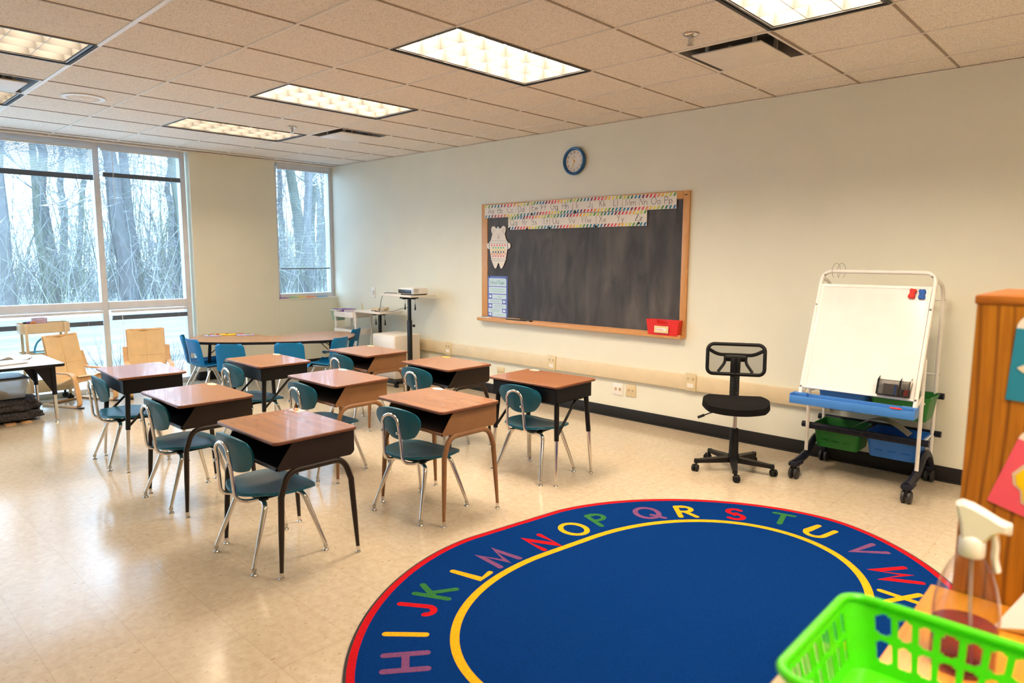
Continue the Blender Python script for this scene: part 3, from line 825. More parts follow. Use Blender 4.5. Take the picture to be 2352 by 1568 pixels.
# ------------------------------------------------------------------ teal school chairs
def school_chair():
    t = thing('school_chair', 'x', 'chair', (0, 0, 0), 0, 'teal chairs at the school desks')
    def seat(u, v):
        a, b = 2*u-1, 2*v-1                       # a across, b back to front
        X = a*math.sqrt(max(0, 1-.42*b*b)); Y = b*math.sqrt(max(0, 1-.38*a*a))
        wd = .185+.022*(b+1)/2
        z = .362+.012*a*a*(1-.3*b)-.012*(1-a*a)*(1-b*b)
        z += -.018*max(0, b-.55)/.45*(1-.5*a*a) + .012*max(0, -b-.5)
        return (X*wd*1.12, Y*.20+.012, z)
    s_ = MB().shell(seat, 18, 18, .014); s_.build('seat', M['seat'], t, True, 60)
    def back(u, v):
        a, b = 2*u-1, 2*v-1
        X = a*math.sqrt(max(0, 1-.46*b*b)); Zb = b*math.sqrt(max(0, 1-.44*a*a))
        wd = .158+.026*b
        return (X*wd*1.12, -.193-.022*Zb+.035*(1-a*a)*.0+.028*a*a, .575+Zb*.098)
    b_ = MB().shell(back, 18, 12, .013); bo = b_.build('backrest', M['seat'], t, True, 60)
    # chrome hoop behind the back, running under the seat
    left = [(-.10, .02, .338), (-.088, -.16, .335), (-.078, -.215, .36), (-.072, -.222, .47), (-.066, -.232, .57)]
    arch = [(-.066*cos(a), -.236, .585+.052*sin(a)) for a in [pi*k/12 for k in range(13)]]
    right = [(-x_, y, z) for x_, y, z in left[::-1]]
    hp = bend(left, .05, 5) + arch + bend(right, .05, 5)
    hb = MB().tube(hp, .0095, 12)
    for X in (-.064, .064): hb.lathe([(.008, 0), (.008, .004), (.005, .006), (0, .006)], 10, 0, TR(X, -.243, .535) @ RX(rad(90)))
    hb.build('back_hoop', M['chrome'], t)
    fr = MB()
    for yy in (-.085, .115): fr.box((0, yy, .334), (.25, .04, .012), 0, .003)
    for X in (-.1, .1): fr.box((X, .015, .336), (.03, .24, .012), 0, .003)
    fr.build('seat_frame', M['blackm'], t)
    for sx in (-1, 1):
        for yt, yb in ((-.085, -.197), (.115, .205)):
            pts = bend([(sx*.055, yt, .326), (sx*.140, yt*1.05, .322), (sx*.200, yb, .034)], .05, 7)
            rs = [.0135]*(len(pts)-1)+[.0095]
            lg = MB().tube(pts, rs, 12); l_ = lg.build('leg', M['chrome'], t)
            g_ = MB(); glide(g_, (sx*.201, yb), 0, .0165); g_.build('glide', M['steel'], l_)
    return t
CH = [(.828, -3.79, 1.5, 'teal chair at the dark brown desk with the curled sticker'), (-.312, -3.752, 1, 'teal chair at the dark brown desk with the worn cream sticker'),
      (-1.47, -3.73, -2, 'teal chair at the black desk in front of the sling chairs'), (.915, -2.85, 6, 'teal chair at the tan desk beside the rug'),
      (-.19, -2.83, 1, 'teal chair at the middle desk with the pale teal sticker'), (-1.33, -2.80, 0, 'teal chair at the black desk in front of the kidney table'),
      (.962, -1.835, 4, 'teal chair at the black desk with the pinkish sticker'), (-.13, -1.86, 2, 'teal chair at the dark brown desk by the long wall'),
      (-1.20, -1.87, 2, 'teal chair at the tan desk in front of the projector stand')]
c0 = school_chair()
for i, (x_, y_, rz, lab) in enumerate(CH):
    o = c0 if i == 0 else copy_tree(c0)
    place(o, (x_, y_, 0), rad(rz)); o['label'] = lab

# ------------------------------------------------------------------ kidney table and blue shell chairs
KC, KA = (-3.42, -1.52), rad(53)
def kidney():
    zt_ = .60
    t = thing('kidney_table', 'long kidney-shaped brown table with a black edge along the window wall', 'table', (*KC, 0), KA)
    ctrl = [(-.93, -.02), (-.82, -.36), (-.45, -.50), (0, -.53), (.45, -.50), (.82, -.36), (.93, -.02), (.86, .36), (.60, .50), (.34, .38), (.12, .14), (0, .10), (-.12, .14), (-.34, .38), (-.60, .50), (-.86, .36)]
    o = []
    n = len(ctrl)
    for i in range(n):
        p0, p1, p2, p3 = [Vector(ctrl[(i+k) % n]) for k in (-1, 0, 1, 2)]
        for k in range(6):
            s_ = k/6; o.append(tuple(.5*((2*p1)+(-p0+p2)*s_+(2*p0-5*p1+4*p2-p3)*s_*s_+(-p0+3*p1-3*p2+p3)*s_**3)))
    MB().prism(o, zt_-.03, zt_, 0, .003, None, 1).build('tabletop', [M['kidney'], M['black']], t)
    for (x_, y_) in ((-.66, -.22), (.66, -.22), (-.62, .26), (.62, .26)):
        lg = MB().tube([(x_, y_, zt_-.03), (x_*1.03, y_*1.05, .30)], .018, 12, 0)
        lg.tube([(x_, y_, zt_-.16), (x_*.78, y_*.72, zt_-.032)], .005, 6, 0)
        l_ = lg.build('leg', M['blackm'], t)
        e = MB().tube([(x_*1.03, y_*1.05, .31), (x_*1.06, y_*1.1, .034)], [.015, .012], 12); glide(e, (x_*1.06, y_*1.1), 0); e.build('leg_extension', M['chrome'], l_)
    MB().box((0, -.16, zt_-.05), (1.2, .03, .04), 0).build('apron', M['blackm'], t)
    return t
kidney()
def shell_chair():
    t = thing('stacking_chair', 'x', 'chair', (0, 0, 0), 0, 'blue plastic chairs around the kidney table')
    prof = [(.195, .322), (.175, .338), (.12, .335), (.0, .325), (-.10, .322), (-.155, .335), (-.18, .375), (-.19, .44), (-.205, .53), (-.222, .60), (-.23, .64)]
    def pt(v):
        f = v*(len(prof)-1); i = min(int(f), len(prof)-2); f -= i
        g = lambda k: Vector(prof[max(0, min(len(prof)-1, k))])
        p0, p1, p2, p3 = g(i-1), g(i), g(i+1), g(i+2)
        return .5*((2*p1)+(-p0+p2)*f+(2*p0-5*p1+4*p2-p3)*f*f+(-p0+3*p1-3*p2+p3)*f**3)
    def fn(u, v):
        a = 2*u-1; p = pt(v)
        wd = .160 - .010*max(0, v-.5)*2
        if v > .88: wd -= .035*((v-.88)/.12)**2
        if v < .1: wd -= .02*((.1-v)/.1)**2
        cup = .030*abs(a)**3.5
        bk = min(1, max(0, (v-.42)/.2))
        return (a*wd, p.x + cup*bk, p.y + cup*(1-bk))
    NU, NV = 20, 40
    def hole(i, j):
        u = (i+.5)/NU*2-1; v = (j+.5)/NV
        return abs(u) < .5-.45*max(0, v-.70)*4 and .60 < v < .745
    MB().shell(fn, NU, NV, .008, 0, hole).build('shell', M['shell'], t, True, 50)
    for sx in (-1, 1):
        for yt, yb in ((-.06, -.20), (.08, .20)):
            pts = bend([(sx*.04, yt, .312), (sx*.11, yt, .308), (sx*.165, yb, .03)], .045, 6)
            lg = MB().tube(pts, .0105, 10); glide(lg, (sx*.166, yb), 0, .013); lg.build('leg', M['chrome'], t)
    MB().box((0, .01, .314), (.22, .20, .012), 0, .003).build('seat_mount', M['steel'], t)
    return t
s0 = shell_chair()
SC = [(-3.82, -2.19, -25, 'blue plastic chair beside the window frame at the kidney table, seen sideways'),
      (-3.53, -2.23, 4, 'blue plastic chair at the kidney table showing the hole in its back'),
      (-2.93, -2.19, 42, 'blue plastic chair seen from behind, close to the one with the hole'),
      (-2.61, -1.73, 50, 'blue plastic chair seen from behind at the middle of the kidney table'),
      (-2.70, -1.27, 112, 'blue plastic chair seen sideways behind the tan desk of the far row'),
      (-3.34, -.66, 125, 'blue plastic chair at the wall end of the kidney table, only a sliver showing')]
for i, (x_, y_, rz, lab) in enumerate(SC):
    o = s0 if i == 0 else copy_tree(s0); place(o, (x_, y_, 0), rad(rz)); o['label'] = lab

# ------------------------------------------------------------------ chalkboard and what hangs on it
cbd = thing('chalkboard', 'large black chalkboard in an oak frame on the long wall', 'chalkboard', (-.16, 0, .835))
cbd_x0 = -.16
def wx(x_): return x_+.16
MB().b(wx(-1.40), wx(1.09), -.014, -.002, .02, 1.26).build('slate', M['slate'], cbd, False)
for a, b in ((-1.445, -1.352), (1.062, 1.125)): MB().b(wx(a), wx(b), -.022, 0, 0, 1.285, 0, .004).build('frame_stile', M['oakv'], cbd)
fr = MB(); fr.b(wx(-1.352), wx(1.062), -.022, 0, 1.215, 1.285, 0, .004); fr.build('frame_rail', M['oak'], cbd)
tr = MB(); tr.b(wx(-1.47), wx(1.11), -.075, -.0, -.006, .018, 0, .004); tr.b(wx(-1.47), wx(1.11), -.075, -.067, .012, .03, 0, .003); tr.b(wx(-1.352), wx(1.062), -.024, -.013, .018, .04)
tr.build('chalk_tray', M['oak'], cbd)
MB().b(wx(1.075), wx(1.105), -.0235, -.021, 1.245, 1.252).build('maker_plate', M['brownm'], cbd, False)

SC12 = [srgb(108,34,84), srgb(176,34,52), srgb(226,62,92), srgb(232,78,88), srgb(236,140,52), srgb(240,190,50), srgb(234,220,90), srgb(190,205,70), srgb(84,150,62), srgb(20,120,105), srgb(16,130,150), srgb(20,110,165)]
stripmats = [M['paper'], M['ink']] + [mat('stripe_%s' % n_, c, .6) for n_, c in zip(('plum','crimson','rose','coral','orange','amber','lemon','lime','leaf','pine','teal','blue'), SC12)]
def strip(x0, x1, z0, z1, pairs, fr_, label, ph, tilt=0.0):
    W_, Hh = x1-x0, z1-z0
    mb = MB(); mb.b(0, W_, -.0012, .0, 0, Hh, 0)
    mp = lambda u, v: (u, -.0018, v)
    for zb, p0 in ((Hh-.031, ph), (.002, ph+3)):
        n = 14; pw = W_/n
        for k in range(n):
            u0 = k*pw+.004; q = [(u0, zb), (u0+.020, zb), (u0+.036, zb+.029), (u0+.016, zb+.029)]
            q = [(min(max(a, .001), W_-.001), b) for a, b in q]
            mb.add([mp(*a) for a in q], [(0, 1, 2, 3)], 2+(k+p0) % 12)
    for pr, f in zip(pairs, fr_):
        mpp = lambda u, v, f=f: (u+f*W_, -.0018, v+.047)
        text(mb, pr, .062, .0040, mpp, 1, .2)
    o = mb.build('alphabet_strip', stripmats, None, False)
    o.location = (x0, -.0235, z0); o.rotation_euler = (0, rad(tilt), 0)
    tag(o, label, 'alphabet strip', 'alphabet strips across the chalkboard')
f4 = (.09, .31, .53, .75)
strip(-1.39, -.72, 1.968, 2.108, ['Aa', 'Bb', 'Cc', 'Dd'], (.08, .3, .52, .76), 'striped alphabet strip from Aa to Dd, first of the upper row on the chalkboard', 7)
strip(-.715, -.155, 1.974, 2.114, ['Ee', 'Ff', 'Gg', 'Hh'], (.05, .28, .5, .77), 'striped alphabet strip from Ee to Hh in the upper row on the chalkboard', 7)
strip(-.15, .432, 1.975, 2.115, ['Ii', 'Jj', 'Kk', 'Ll'], (.07, .32, .56, .84), 'striped alphabet strip from Ii to Ll in the upper row on the chalkboard', 7)
strip(.436, 1.0, 1.970, 2.110, ['Mm', 'Nn', 'Oo', 'Pp'], (.06, .33, .55, .79), 'striped alphabet strip from Mm to Pp, last of the upper row on the chalkboard', 7)
strip(-1.03, -.447, 1.832, 1.972, ['Qq', 'Rr', 'Ss', 'Tt'], (.06, .36, .58, .84), 'striped alphabet strip from Qq to Tt, first of the lower row on the chalkboard', 7)
strip(-.443, .135, 1.831, 1.971, ['Uu', 'Vv', 'Ww'], (.07, .42, .7), 'striped alphabet strip from Uu to Ww in the lower row on the chalkboard', 7)
strip(.139, .703, 1.830, 1.970, ['Xx', 'Yy', 'Zz'], (.06, .42, .78), 'striped alphabet strip from Xx to Zz, last of the lower row on the chalkboard', 7)
for x_, z_, lab in ((-1.015, 1.842, 'black magnet under the Qq of the lower alphabet strip'), (-.755, 1.836, 'black magnet under the Rr on the lower alphabet strip'), (-.447, 1.838, 'black magnet where the Tt and Uu strips meet'),
                    (.137, 1.838, 'black magnet where the Ww and Xx strips meet'), (.62, 1.855, 'black magnet under the Zz of the alphabet'), (-.69, 1.985, 'black magnet under the Ee of the upper alphabet strip'), (-.12, 1.985, 'black magnet under the Ii of the upper alphabet strip')):
    m = MB().lathe([(.011, 0), (.011, .006), (.008, .009), (0, .009)], 16, 0, RX(rad(90)))
    o = m.build('round_magnet', M['black']); o.location = (x_, -.0255, z_); tag(o, lab, 'magnet', 'round magnets on the chalkboard')
# paper bear
bear = thing('paper_bear', 'white paper bear in a dotted sweater on the chalkboard', 'paper cutout', (-1.177, -.024, 1.415))
k_ = .0003765   # metres per pixel of the enlarged photo
def bz(px, py): return ((px-600)*.000505, (1385-py)*.000366)
half = [(600,1225),(615,1222),(640,1310),(672,1385),(715,1370),(760,1280),(815,1130),(830,1105),(822,1080),(865,810),(895,805),(945,775),(962,710),(945,640),(885,605),(862,585),(850,550),(830,530),(785,360),(815,270),(818,190),(790,135),(745,122),(705,145),(680,190),(640,190),(600,180)]
outl = [bz(*p) for p in half]; outl = outl + [(-a, b) for a, b in outl[::-1][1:-1]]
bm_ = MB().prism(outl, 0, .0016, 0, 0, Matrix(((1,0,0,0),(0,0,-1,0),(0,1,0,0),(0,0,0,1))))
mpb = lambda u, v: (u, -.0022, v)
dots = MB()
for row, (py, n_, dx, col) in enumerate(((690, 6, 80, 1), (765, 5, 80, 2), (833, 6, 80, 3), (893, 5, 80, 4), (945, 6, 80, 5), (1012, 5, 80, 6))):
    for i in range(n_):
        c = bz(600+(i-(n_-1)/2)*dx, py); dots.add([mpb(c[0]+a*.0085, c[1]+b*.0095) for a, b in ((-1,-1),(1,-1),(1,1),(-1,1))], [(0,1,2,3)], col)
for py in (565, 630, 1095, 1155): dots.ribbon([bz(340 if py < 700 else 330, py-8), bz(600, py+4), bz(860 if py < 700 else 820, py-8)], .0025, mpb, 0)
dots.ribbon([bz(*p) for p in ((560,350),(600,372),(645,350))], .0018, mpb, 0)
dots.ribbon([bz(*p) for p in ((585,400),(560,495),(640,500),(625,400))], .0018, mpb, 0); dots.ribbon([bz(605,440), bz(605,495)], .0018, mpb, 0)
dots.ribbon([bz(600,430), bz(610,438)], .009, mpb, 0)
for sg in (-1, 1):
    dots.ribbon([bz(600+sg*a, b) for a, b in ((90,225),(165,355))], .0018, mpb, 0); dots.ribbon([bz(600+sg*a, b) for a, b in ((130,290),(150,215),(170,205),(160,290))], .0015, mpb, 0)
    dots.ribbon([bz(600+sg*a, b) for a, b in ((285,610),(280,700),(275,800))], .008, mpb, 7)
bm_.build('body', M['paper'], bear, False)
dots.build('sweater_print', [M['ink'], M['pink'], M['green'], M['yellow'], M['navy'], M['orange'], M['red'], M['rubber']], bear, False)
o = MB().lathe([(.014, 0), (.014, .006), (.009, .011), (0, .011)], 18, 0, RX(rad(90))).build('round_magnet', mat('pale_magnet', (.62, .72, .76), .3)); o.location = (-1.177, -.0268, 1.856)
tag(o, 'pale blue round magnet between the ears of the paper bear', 'magnet', 'round magnets on the chalkboard')
# rules poster
po = thing('rules_poster', 'blue rules poster with pale text boxes and arrows on the chalkboard', 'poster', (-1.352, -.0155, .876))
pm = MB(); PW, PH = .305, .455; pm.b(0, PW, -.0012, 0, 0, PH, 0)
mpp = lambda u, v: (u, -.0018, v)
mpq = lambda u, v: (u, -.0022, v); mpt = lambda u, v: (u, -.0026, v)
def pbox(u0, u1, v0, v1):
    for d, mpx, mi in ((0, mpp, 2), (.004, mpq, 1)):
        o_ = rrect(u1-u0-2*d, v1-v0-2*d, .008, 3, (u0+u1)/2, (v0+v1)/2); pm.add([mpx(*q) for q in o_], [tuple(range(len(o_)))], mi)
pbox(.02, .285, .345, .43)
text(pm, 'School Rules', .042, .0042, lambda u, v: (u*.80+.034, -.0026, v+.367), 3, .17)
pbox(.02, .285, .262, .335)
def greek(u0, u1, v, seed):
    rn = random.Random(seed); u = u0
    while u < u1:
        L_ = rn.uniform(.008, .024); L_ = min(L_, u1-u)
        if L_ > .004: pm.ribbon([(u, v), (u+L_, v)], .0042, mpt, 4)
        u += L_+.005
greek(.055, .25, .312, 1); greek(.045, .26, .288, 2)
for k, (v0, side) in enumerate(((.205, 0), (.152, 1), (.10, 0), (.05, 1), (.006, 0))):
    u0, u1 = (.072, .285) if side == 0 else (.012, .225)
    pbox(u0, u1, v0, v0+.046)
    if k in (0, 4): greek(u0+.08, u1-.08, v0+.022, k+5)
    else: greek(u0+.03, u1-.03, v0+.031, k+5); greek(u0+.04, u1-.05, v0+.015, k+15)
    cu = .04 if side == 0 else .257; sg = 1 if side == 0 else -1; cv = v0+.024
    ar = [(-.02, -.009), (.002, -.009), (.002, -.02), (.022, 0), (.002, .02), (.002, .009), (-.02, .009)]
    ar = [(cu+sg*a, cv+b) for a, b in ar]; ar = ar if sg == 1 else ar[::-1]
    pm.add([mpp(*a) for a in ar], [tuple(range(7))], 2)
pm.build('sheet', [mat('poster_blue', srgb(98,120,196), .55), mat('poster_box', srgb(190,218,226), .55), mat('poster_white', srgb(226,232,246), .55), mat('poster_title', srgb(92,130,146), .55), mat('poster_text', srgb(128,168,176), .55)], po, False)
for u_ in (.03, .29):
    m = MB().lathe([(.007, 0), (.007, .005), (0, .007)], 12, 0, RX(rad(90))).build('round_magnet', M['black']); m.location = (-1.352+u_, -.018, .876+PH-.012+(.004 if u_ < .1 else -.008))
    tag(m, 'small black magnet at the top %s corner of the blue rules poster' % ('inner' if u_ > .1 else 'outer'), 'magnet', 'round magnets on the chalkboard')
# tray things
er = thing('chalk_eraser', 'long black eraser with a pale strip on the chalk tray', 'eraser', (-.85, -.045, .853))
MB().b(-.18, .18, -.018, .018, 0, .022, 0, .004).build('felt', M['black'], er)
MB().b(-.165, .02, -.012, .01, .0225, .031, 0, .003).build('wooden_stick', M['birch'], er)
for a in (.135, .157): MB().b(a-.004, a+.004, -.0195, .0185, .003, .019).build('yellow_band', M['plate'], er, False)
ch = thing('chalk_holder', 'grey and white chalk holder at the outer end of the chalk tray', 'chalk', (-1.335, -.047, .853))
Mx = RY(rad(90))
MB().lathe([(0, -.09), (.009, -.09), (.011, -.08), (.011, .01), (0, .01)], 14, 0, TR(0, 0, .011) @ Mx).build('holder', M['steel'], ch)
MB().lathe([(0, .01), (.0105, .01), (.0105, .035), (0, .035)], 14, 0, TR(0, 0, .011) @ Mx).build('chalk_stick', M['paper'], ch)
MB().lathe([(0, .035), (.010, .035), (.009, .08), (0, .085)], 14, 0, TR(0, 0, .011) @ Mx).build('chalk_end', M['birch'], ch)
rb = thing('red_bin', 'red plastic bin with a handwritten label on the chalk tray', 'bin', (.93, -.051, .853))
rm = MB()
def redbin():
    h = .138; b0, b1 = (.147, .026), (.166, .034)
    nx = 24
    def front(u, v):
        a = 2*u-1; hw = b0[0]+(b1[0]-b0[0])*v; y = b0[1]+(b1[1]-b0[1])*v
        return (a*hw, -y, v*h)
    def hole(i, j): return j >= 9 and abs((i+.5)/nx*2-1-.0) < (.43 if j > 10 else .37)
    rm.shell(front, nx, 12, .003, 0, hole)
    rm.shell(lambda u, v: (-(2*u-1)*(b0[0]+(b1[0]-b0[0])*v), (b0[1]+(b1[1]-b0[1])*v)-.004, v*h), nx, 12, .003)
    for s_ in (-1, 1):
        rm.shell(lambda u, v: (s_*(b0[0]+(b1[0]-b0[0])*v), s_*(2*u-1)*(b0[1]+(b1[1]-b0[1])*v-.002), v*h), 6, 8, .003)
    rm.b(-b0[0], b0[0], -b0[1], b0[1], 0, .003)
redbin(); rm.build('tub', M['red'], rb)
lb = MB(); RXl = TR(-.005, -.0395, .052) @ RX(rad(-3))
for (a, b, e, mi) in ((.071, .030, 0, 0), (.064, .0245, .0006, 1), (.055, .017, .0012, 0)):
    lb.add([(-a, -e, -b), (a, -e, -b), (a, -e, b), (-a, -e, b)], [(0, 1, 2, 3)], mi, RXl)
text(lb, 'Markin', .017, .0016, lambda u, v: tuple(RXl @ Vector((u-.047, -.0018, v-.008))), 2, .28)
lo = lb.build('label_card', [M['paper'], M['yellow'], M['red']], rb, False)

# ------------------------------------------------------------------ clock
ck = thing('wall_clock', 'round wall clock with a thick blue rim above the chalkboard', 'clock', (-.143, 0, 2.477))
CR = RX(rad(90))
MB().lathe([(.128, 0), (.134, .012), (.134, .030), (.126, .042), (.114, .040), (.107, .028), (.105, .018)], 56, 0, CR).build('rim', M['clockblue'], ck)
cf = MB().lathe([(.108, .012), (.108, .019), (0, .019)], 56, 0, CR)
mpc = lambda u, v: (u, -.0196, v)
for n_ in range(1, 13):
    a = rad(90-30*n_); s_ = str(n_); hgt = .021; W_ = (sum(G[c][0]+.2 for c in s_)-.2)*hgt
    text(cf, s_, hgt, .0026, lambda u, v, a=a, W_=W_: (u+cos(a)*.085-W_/2, -.0196, v+sin(a)*.085-.0105), 1)
for n_ in range(60):
    a = rad(6*n_); r0 = .062
    if n_ % 15 == 0: cf.ribbon([(cos(a)*r0, sin(a)*r0), (cos(a)*.07, sin(a)*.07)], .0014, mpc, 1)
cf.ribbon([(-.012, .04), (.012, .04)], .003, mpc, 1)
cf.build('dial', [M['paper'], M['rubber']], ck, False)
for nm, ang, ln, wd_ in (('hour_hand', 318, .048, .007), ('minute_hand', 206, .070, .0055)):
    a = rad(90-ang); hd = MB(); yo_ = -.0225 if nm == 'hour_hand' else -.0245
    hd.add([(cos(a)*r_-sin(a)*s_*wd_/2, yo_, sin(a)*r_+cos(a)*s_*wd_/2) for r_, s_ in ((-.012, -1), (ln, -.7), (ln+.008, 0), (ln, .7), (-.012, 1))], [(0, 1, 2, 3, 4)])
    hd.add([(cos(a)*r_-sin(a)*s_*wd_/2, yo_+.001, sin(a)*r_+cos(a)*s_*wd_/2) for r_, s_ in ((-.012, -1), (ln, -.7), (ln+.008, 0), (ln, .7), (-.012, 1))], [(4, 3, 2, 1, 0)])
    hd.build(nm, M['yellow'], ck, False)
MB().lathe([(.006, .02), (.006, .027), (0, .028)], 14, 0, CR).build('hub', M['orange'], ck)

# ------------------------------------------------------------------ raceway, outlets, switch
rc = thing('cable_raceway', 'long cream surface raceway along the lower long wall', 'raceway', (-2.62, 0, .383))
MB().b(0, 5.0, -.038, 0, 0, .132, 0, .005).build('cover', M['race'], rc)
OUT = [(-2.005, .450, -.038, 'cream power outlet on the raceway close to the projector stand'), (-.385, .455, -.038, 'cream power outlet on the raceway under the middle of the chalkboard'), (1.208, .458, -.038, 'cream power outlet on the raceway beside the office chair')]
def outlet_mesh(t):
    MB().b(-.052, .052, -.010, 0, -.078, .078, 0, .004).build('cover_plate', M['plate'], t)
    for sx in (-1, 1):
        d = MB(); c_ = (sx*.024, .028)
        for q in (-.0065, .0065): d.b(c_[0]+q-.0014, c_[0]+q+.0014, -.0125, -.0098, c_[1]-.001, c_[1]+.009, 0)
        d.lathe([(.003, 0), (.003, .0025), (0, .0025)], 10, 0, TR(c_[0], -.0098, c_[1]-.010) @ RX(rad(90)))
        d.build('socket', M['brownm'], t, False)
    MB().b(-.03, .03, -.0128, -.0098, -.05, -.012, 0, .002).build('blank_insert', M['paper'], t)
for i, (x_, z_, y_, lab) in enumerate(OUT):
    if i == 0: o0 = o = thing('power_outlet', lab, 'power outlet', group='outlets on the raceway'); outlet_mesh(o)
    else: o = copy_tree(o0)
    o.location = (x_, y_, z_); o['label'] = lab
for x_, z_, lab in ((.420, .283, 'low white wall plate with two sockets under the raceway, beside an ivory one'), (.566, .286, 'low ivory wall plate with two sockets under the raceway, beside a white one'), (-1.16, .262, 'low outlet peeking over the black desk with the pinkish sticker')):
    t = thing('wall_plate', lab, 'power outlet', (x_, 0, z_), 0, 'plates low on the long wall')
    MB().b(-.056, .056, -.008, 0, -.058, .058, 0, .004).build('cover_plate', M['plate'] if x_ > .5 or x_ < 0 else M['white'], t)
    for a in (-.024, .024):
        rcp = MB().b(a-.015, a+.015, -.0095, -.0075, -.017, .017, 0, .003).build('receptacle', M['cream'], t)
        d = MB()
        for q in (-.006, .006): d.b(a+q-.0016, a+q+.0016, -.0108, -.009, -.004, .008)
        d.build('socket', M['brownm'], rcp, False)
ls = thing('light_switch', 'tall white switch plate on the wall above the corner cart', 'light switch', (-3.555, 0, 1.06))
MB().b(-.04, .04, -.007, 0, -.07, .07, 0, .004).build('cover_plate', M['white'], ls); MB().b(-.016, .016, -.012, -.006, -.034, .034, 0, .003).build('rocker', M['paper'], ls)

# coloured folders on the small sill
for k, (a, b, m, nm) in enumerate(((-.88, -.74, 'purple', 'purple'), (-.735, -.612, 'green', 'green'), (-.605, -.49, 'yellow', 'yellow'), (-.475, -.325, 'orange', 'orange'), (-.315, -.15, 'skyb', 'blue'))):
    f = MB().b(0, b-a, -.05, .05, 0, .008, 0, .002); f.b(.02, b-a-.02, -.03, .03, .008, .0105, 0, .001)
    o = f.build('booklet', M[m]); o.location = (XW-.045, a, .972+.0); o.rotation_euler = (0, 0, rad(90)); tag(o, '%s booklet lying on the sill of the narrow window' % nm, 'booklet', 'booklets on the window sill')

# ------------------------------------------------------------------ whiteboard easel
EX0, EX1 = 2.365, 3.075
ez = thing('whiteboard_easel', 'rolling white easel whiteboard with a blue tray in front of the long wall', 'whiteboard', ((EX0+EX1)/2, -.36, 0))
hw = (EX1-EX0)/2
def ey(y): return y+.36
zb, yb_, zt2, yt_ = .60, -.625, 1.452, -.305        # leaning board plane, bottom to top
def lean(z): return ey(yb_+(yt_-yb_)*(z-zb)/(zt2-zb))
fr = MB()
fr.tube(bend([(-hw, lean(zb-.02), zb-.02), (-hw, lean(zt2), zt2), (hw, lean(zt2), zt2), (hw, lean(zb-.02), zb-.02)], .075, 8), .0135, 12)
fr.build('board_frame', M['white'], ez)
rear = MB()
for s_ in (-1, 1):
    rear.tube(bend([(s_*hw, lean(zt2-.045)+.005, zt2-.045), (s_*(hw+.004), ey(-.10), zt2-.09), (s_*(hw+.004), ey(-.10), .17)], .12, 8), .0125, 10)
rear.tube([(-hw, ey(-.1), 1.27), (hw, ey(-.1), 1.27)], .009, 8); rear.tube([(-hw, ey(-.1), .76), (hw, ey(-.1), .76)], .010, 8)
rear.build('rear_frame', M['white'], ez)
for s_ in (-1, 1):
    post = MB()
    post.tube([(s_*hw, ey(-.445), .145), (s_*hw, ey(-.445), .90)], .0125, 10); post.tube([(s_*hw, ey(-.445), .90), (s_*hw, lean(.93), .93)], .010, 8)
    post.tube([(s_*hw, ey(-.445), .66), (s_*hw, ey(-.60), .60)], .009, 8)
    post.tube([(s_*hw, ey(-.445), .60), (s_*hw, ey(-.10), .60)], .007, 8); post.tube([(s_*hw, ey(-.445), .335), (s_*hw, ey(-.10), .335)], .007, 8)
    post.build('front_post', M['white'], ez)
ang = math.atan2(lean(zt2)-lean(zb), zt2-zb)
BM = TR(0, lean(zb), zb) @ RX(-ang)
Lb = math.hypot(zt2-zb, lean(zt2)-lean(zb))
b_ = MB().b(-hw+.012, hw-.012, -.010, .004, .062, Lb-.115, 0, .002, BM); b_.build('writing_surface', M['wb'], ez, False)
e_ = MB()
e_.b(-hw+.01, hw-.01, -.014, .008, Lb-.12, Lb-.098, 0, .003, BM); e_.b(-hw+.012, -hw+.034, -.0135, .006, .062, Lb-.10, 0, .003, BM); e_.b(hw-.034, hw-.012, -.0135, .006, .062, Lb-.10, 0, .003, BM); e_.b(-hw+.012, hw-.012, -.0135, .006, .05, .064, 0, .003, BM)
e_.build('board_edge', M['white'], ez)
scr = MB()
for s_ in (-1, 1):
    for zz in (zt2-.025, 1.22, .66): scr.lathe([(.007, 0), (.006, .004), (0, .005)], 10, 0, TR(s_*(hw-(.022 if zz > 1.4 else 0)), lean(zz)-.0155, zz) @ RX(rad(90)))
    for zz in (1.27, .76, .6, .335): scr.lathe([(.006, 0), (.005, .004), (0, .005)], 10, 0, TR(s_*(hw+.016), ey(-.1), zz) @ RY(s_*rad(90)))
scr.build('screw', M['steel'], ez)
ty = ey(-.655)
tr_ = MB()
tr_.b(-hw-.035, hw+.018, ty-.055, ty+.045, .548, .560, 0, .003); tr_.b(-hw-.035, hw+.018, ty-.06, ty-.050, .548, .603, 0, .004); tr_.b(-hw-.035, hw+.018, ty+.04, ty+.048, .548, .61, 0, .003)
for s_, xx in ((-1, -hw-.035), (1, hw+.018)): tr_.b(xx-.004, xx+.004, ty-.058, ty+.048, .548, .617, 0, .003); tr_.b(min(xx, xx-s_*.09), max(xx, xx-s_*.09), ty-.0, ty+.045, .585, .615, 0, .004)
tr_.build('marker_tray', M['trayblue'], ez)
rl = MB()
for yy in (-.418, -.085):
    for zz in (.335, .60):
        if yy < -.2 and zz > .5: continue
        rl.tube([(-hw-.045, ey(yy), zz+.012), (hw+.055, ey(yy), zz+.012)], .022, 12)
        rl.b(-hw, hw, ey(yy)-.020, ey(yy)+.012, zz-.012, zz+.018, 0, .004)
        if yy < -.2:
            for k in range(10):
                xx = -hw+.05+k*.068; rl.box((xx, ey(yy)-.021, zz+.004), (.048, .006, .026), 0, .003)
rl.build('tub_rail', M['navy'], ez)
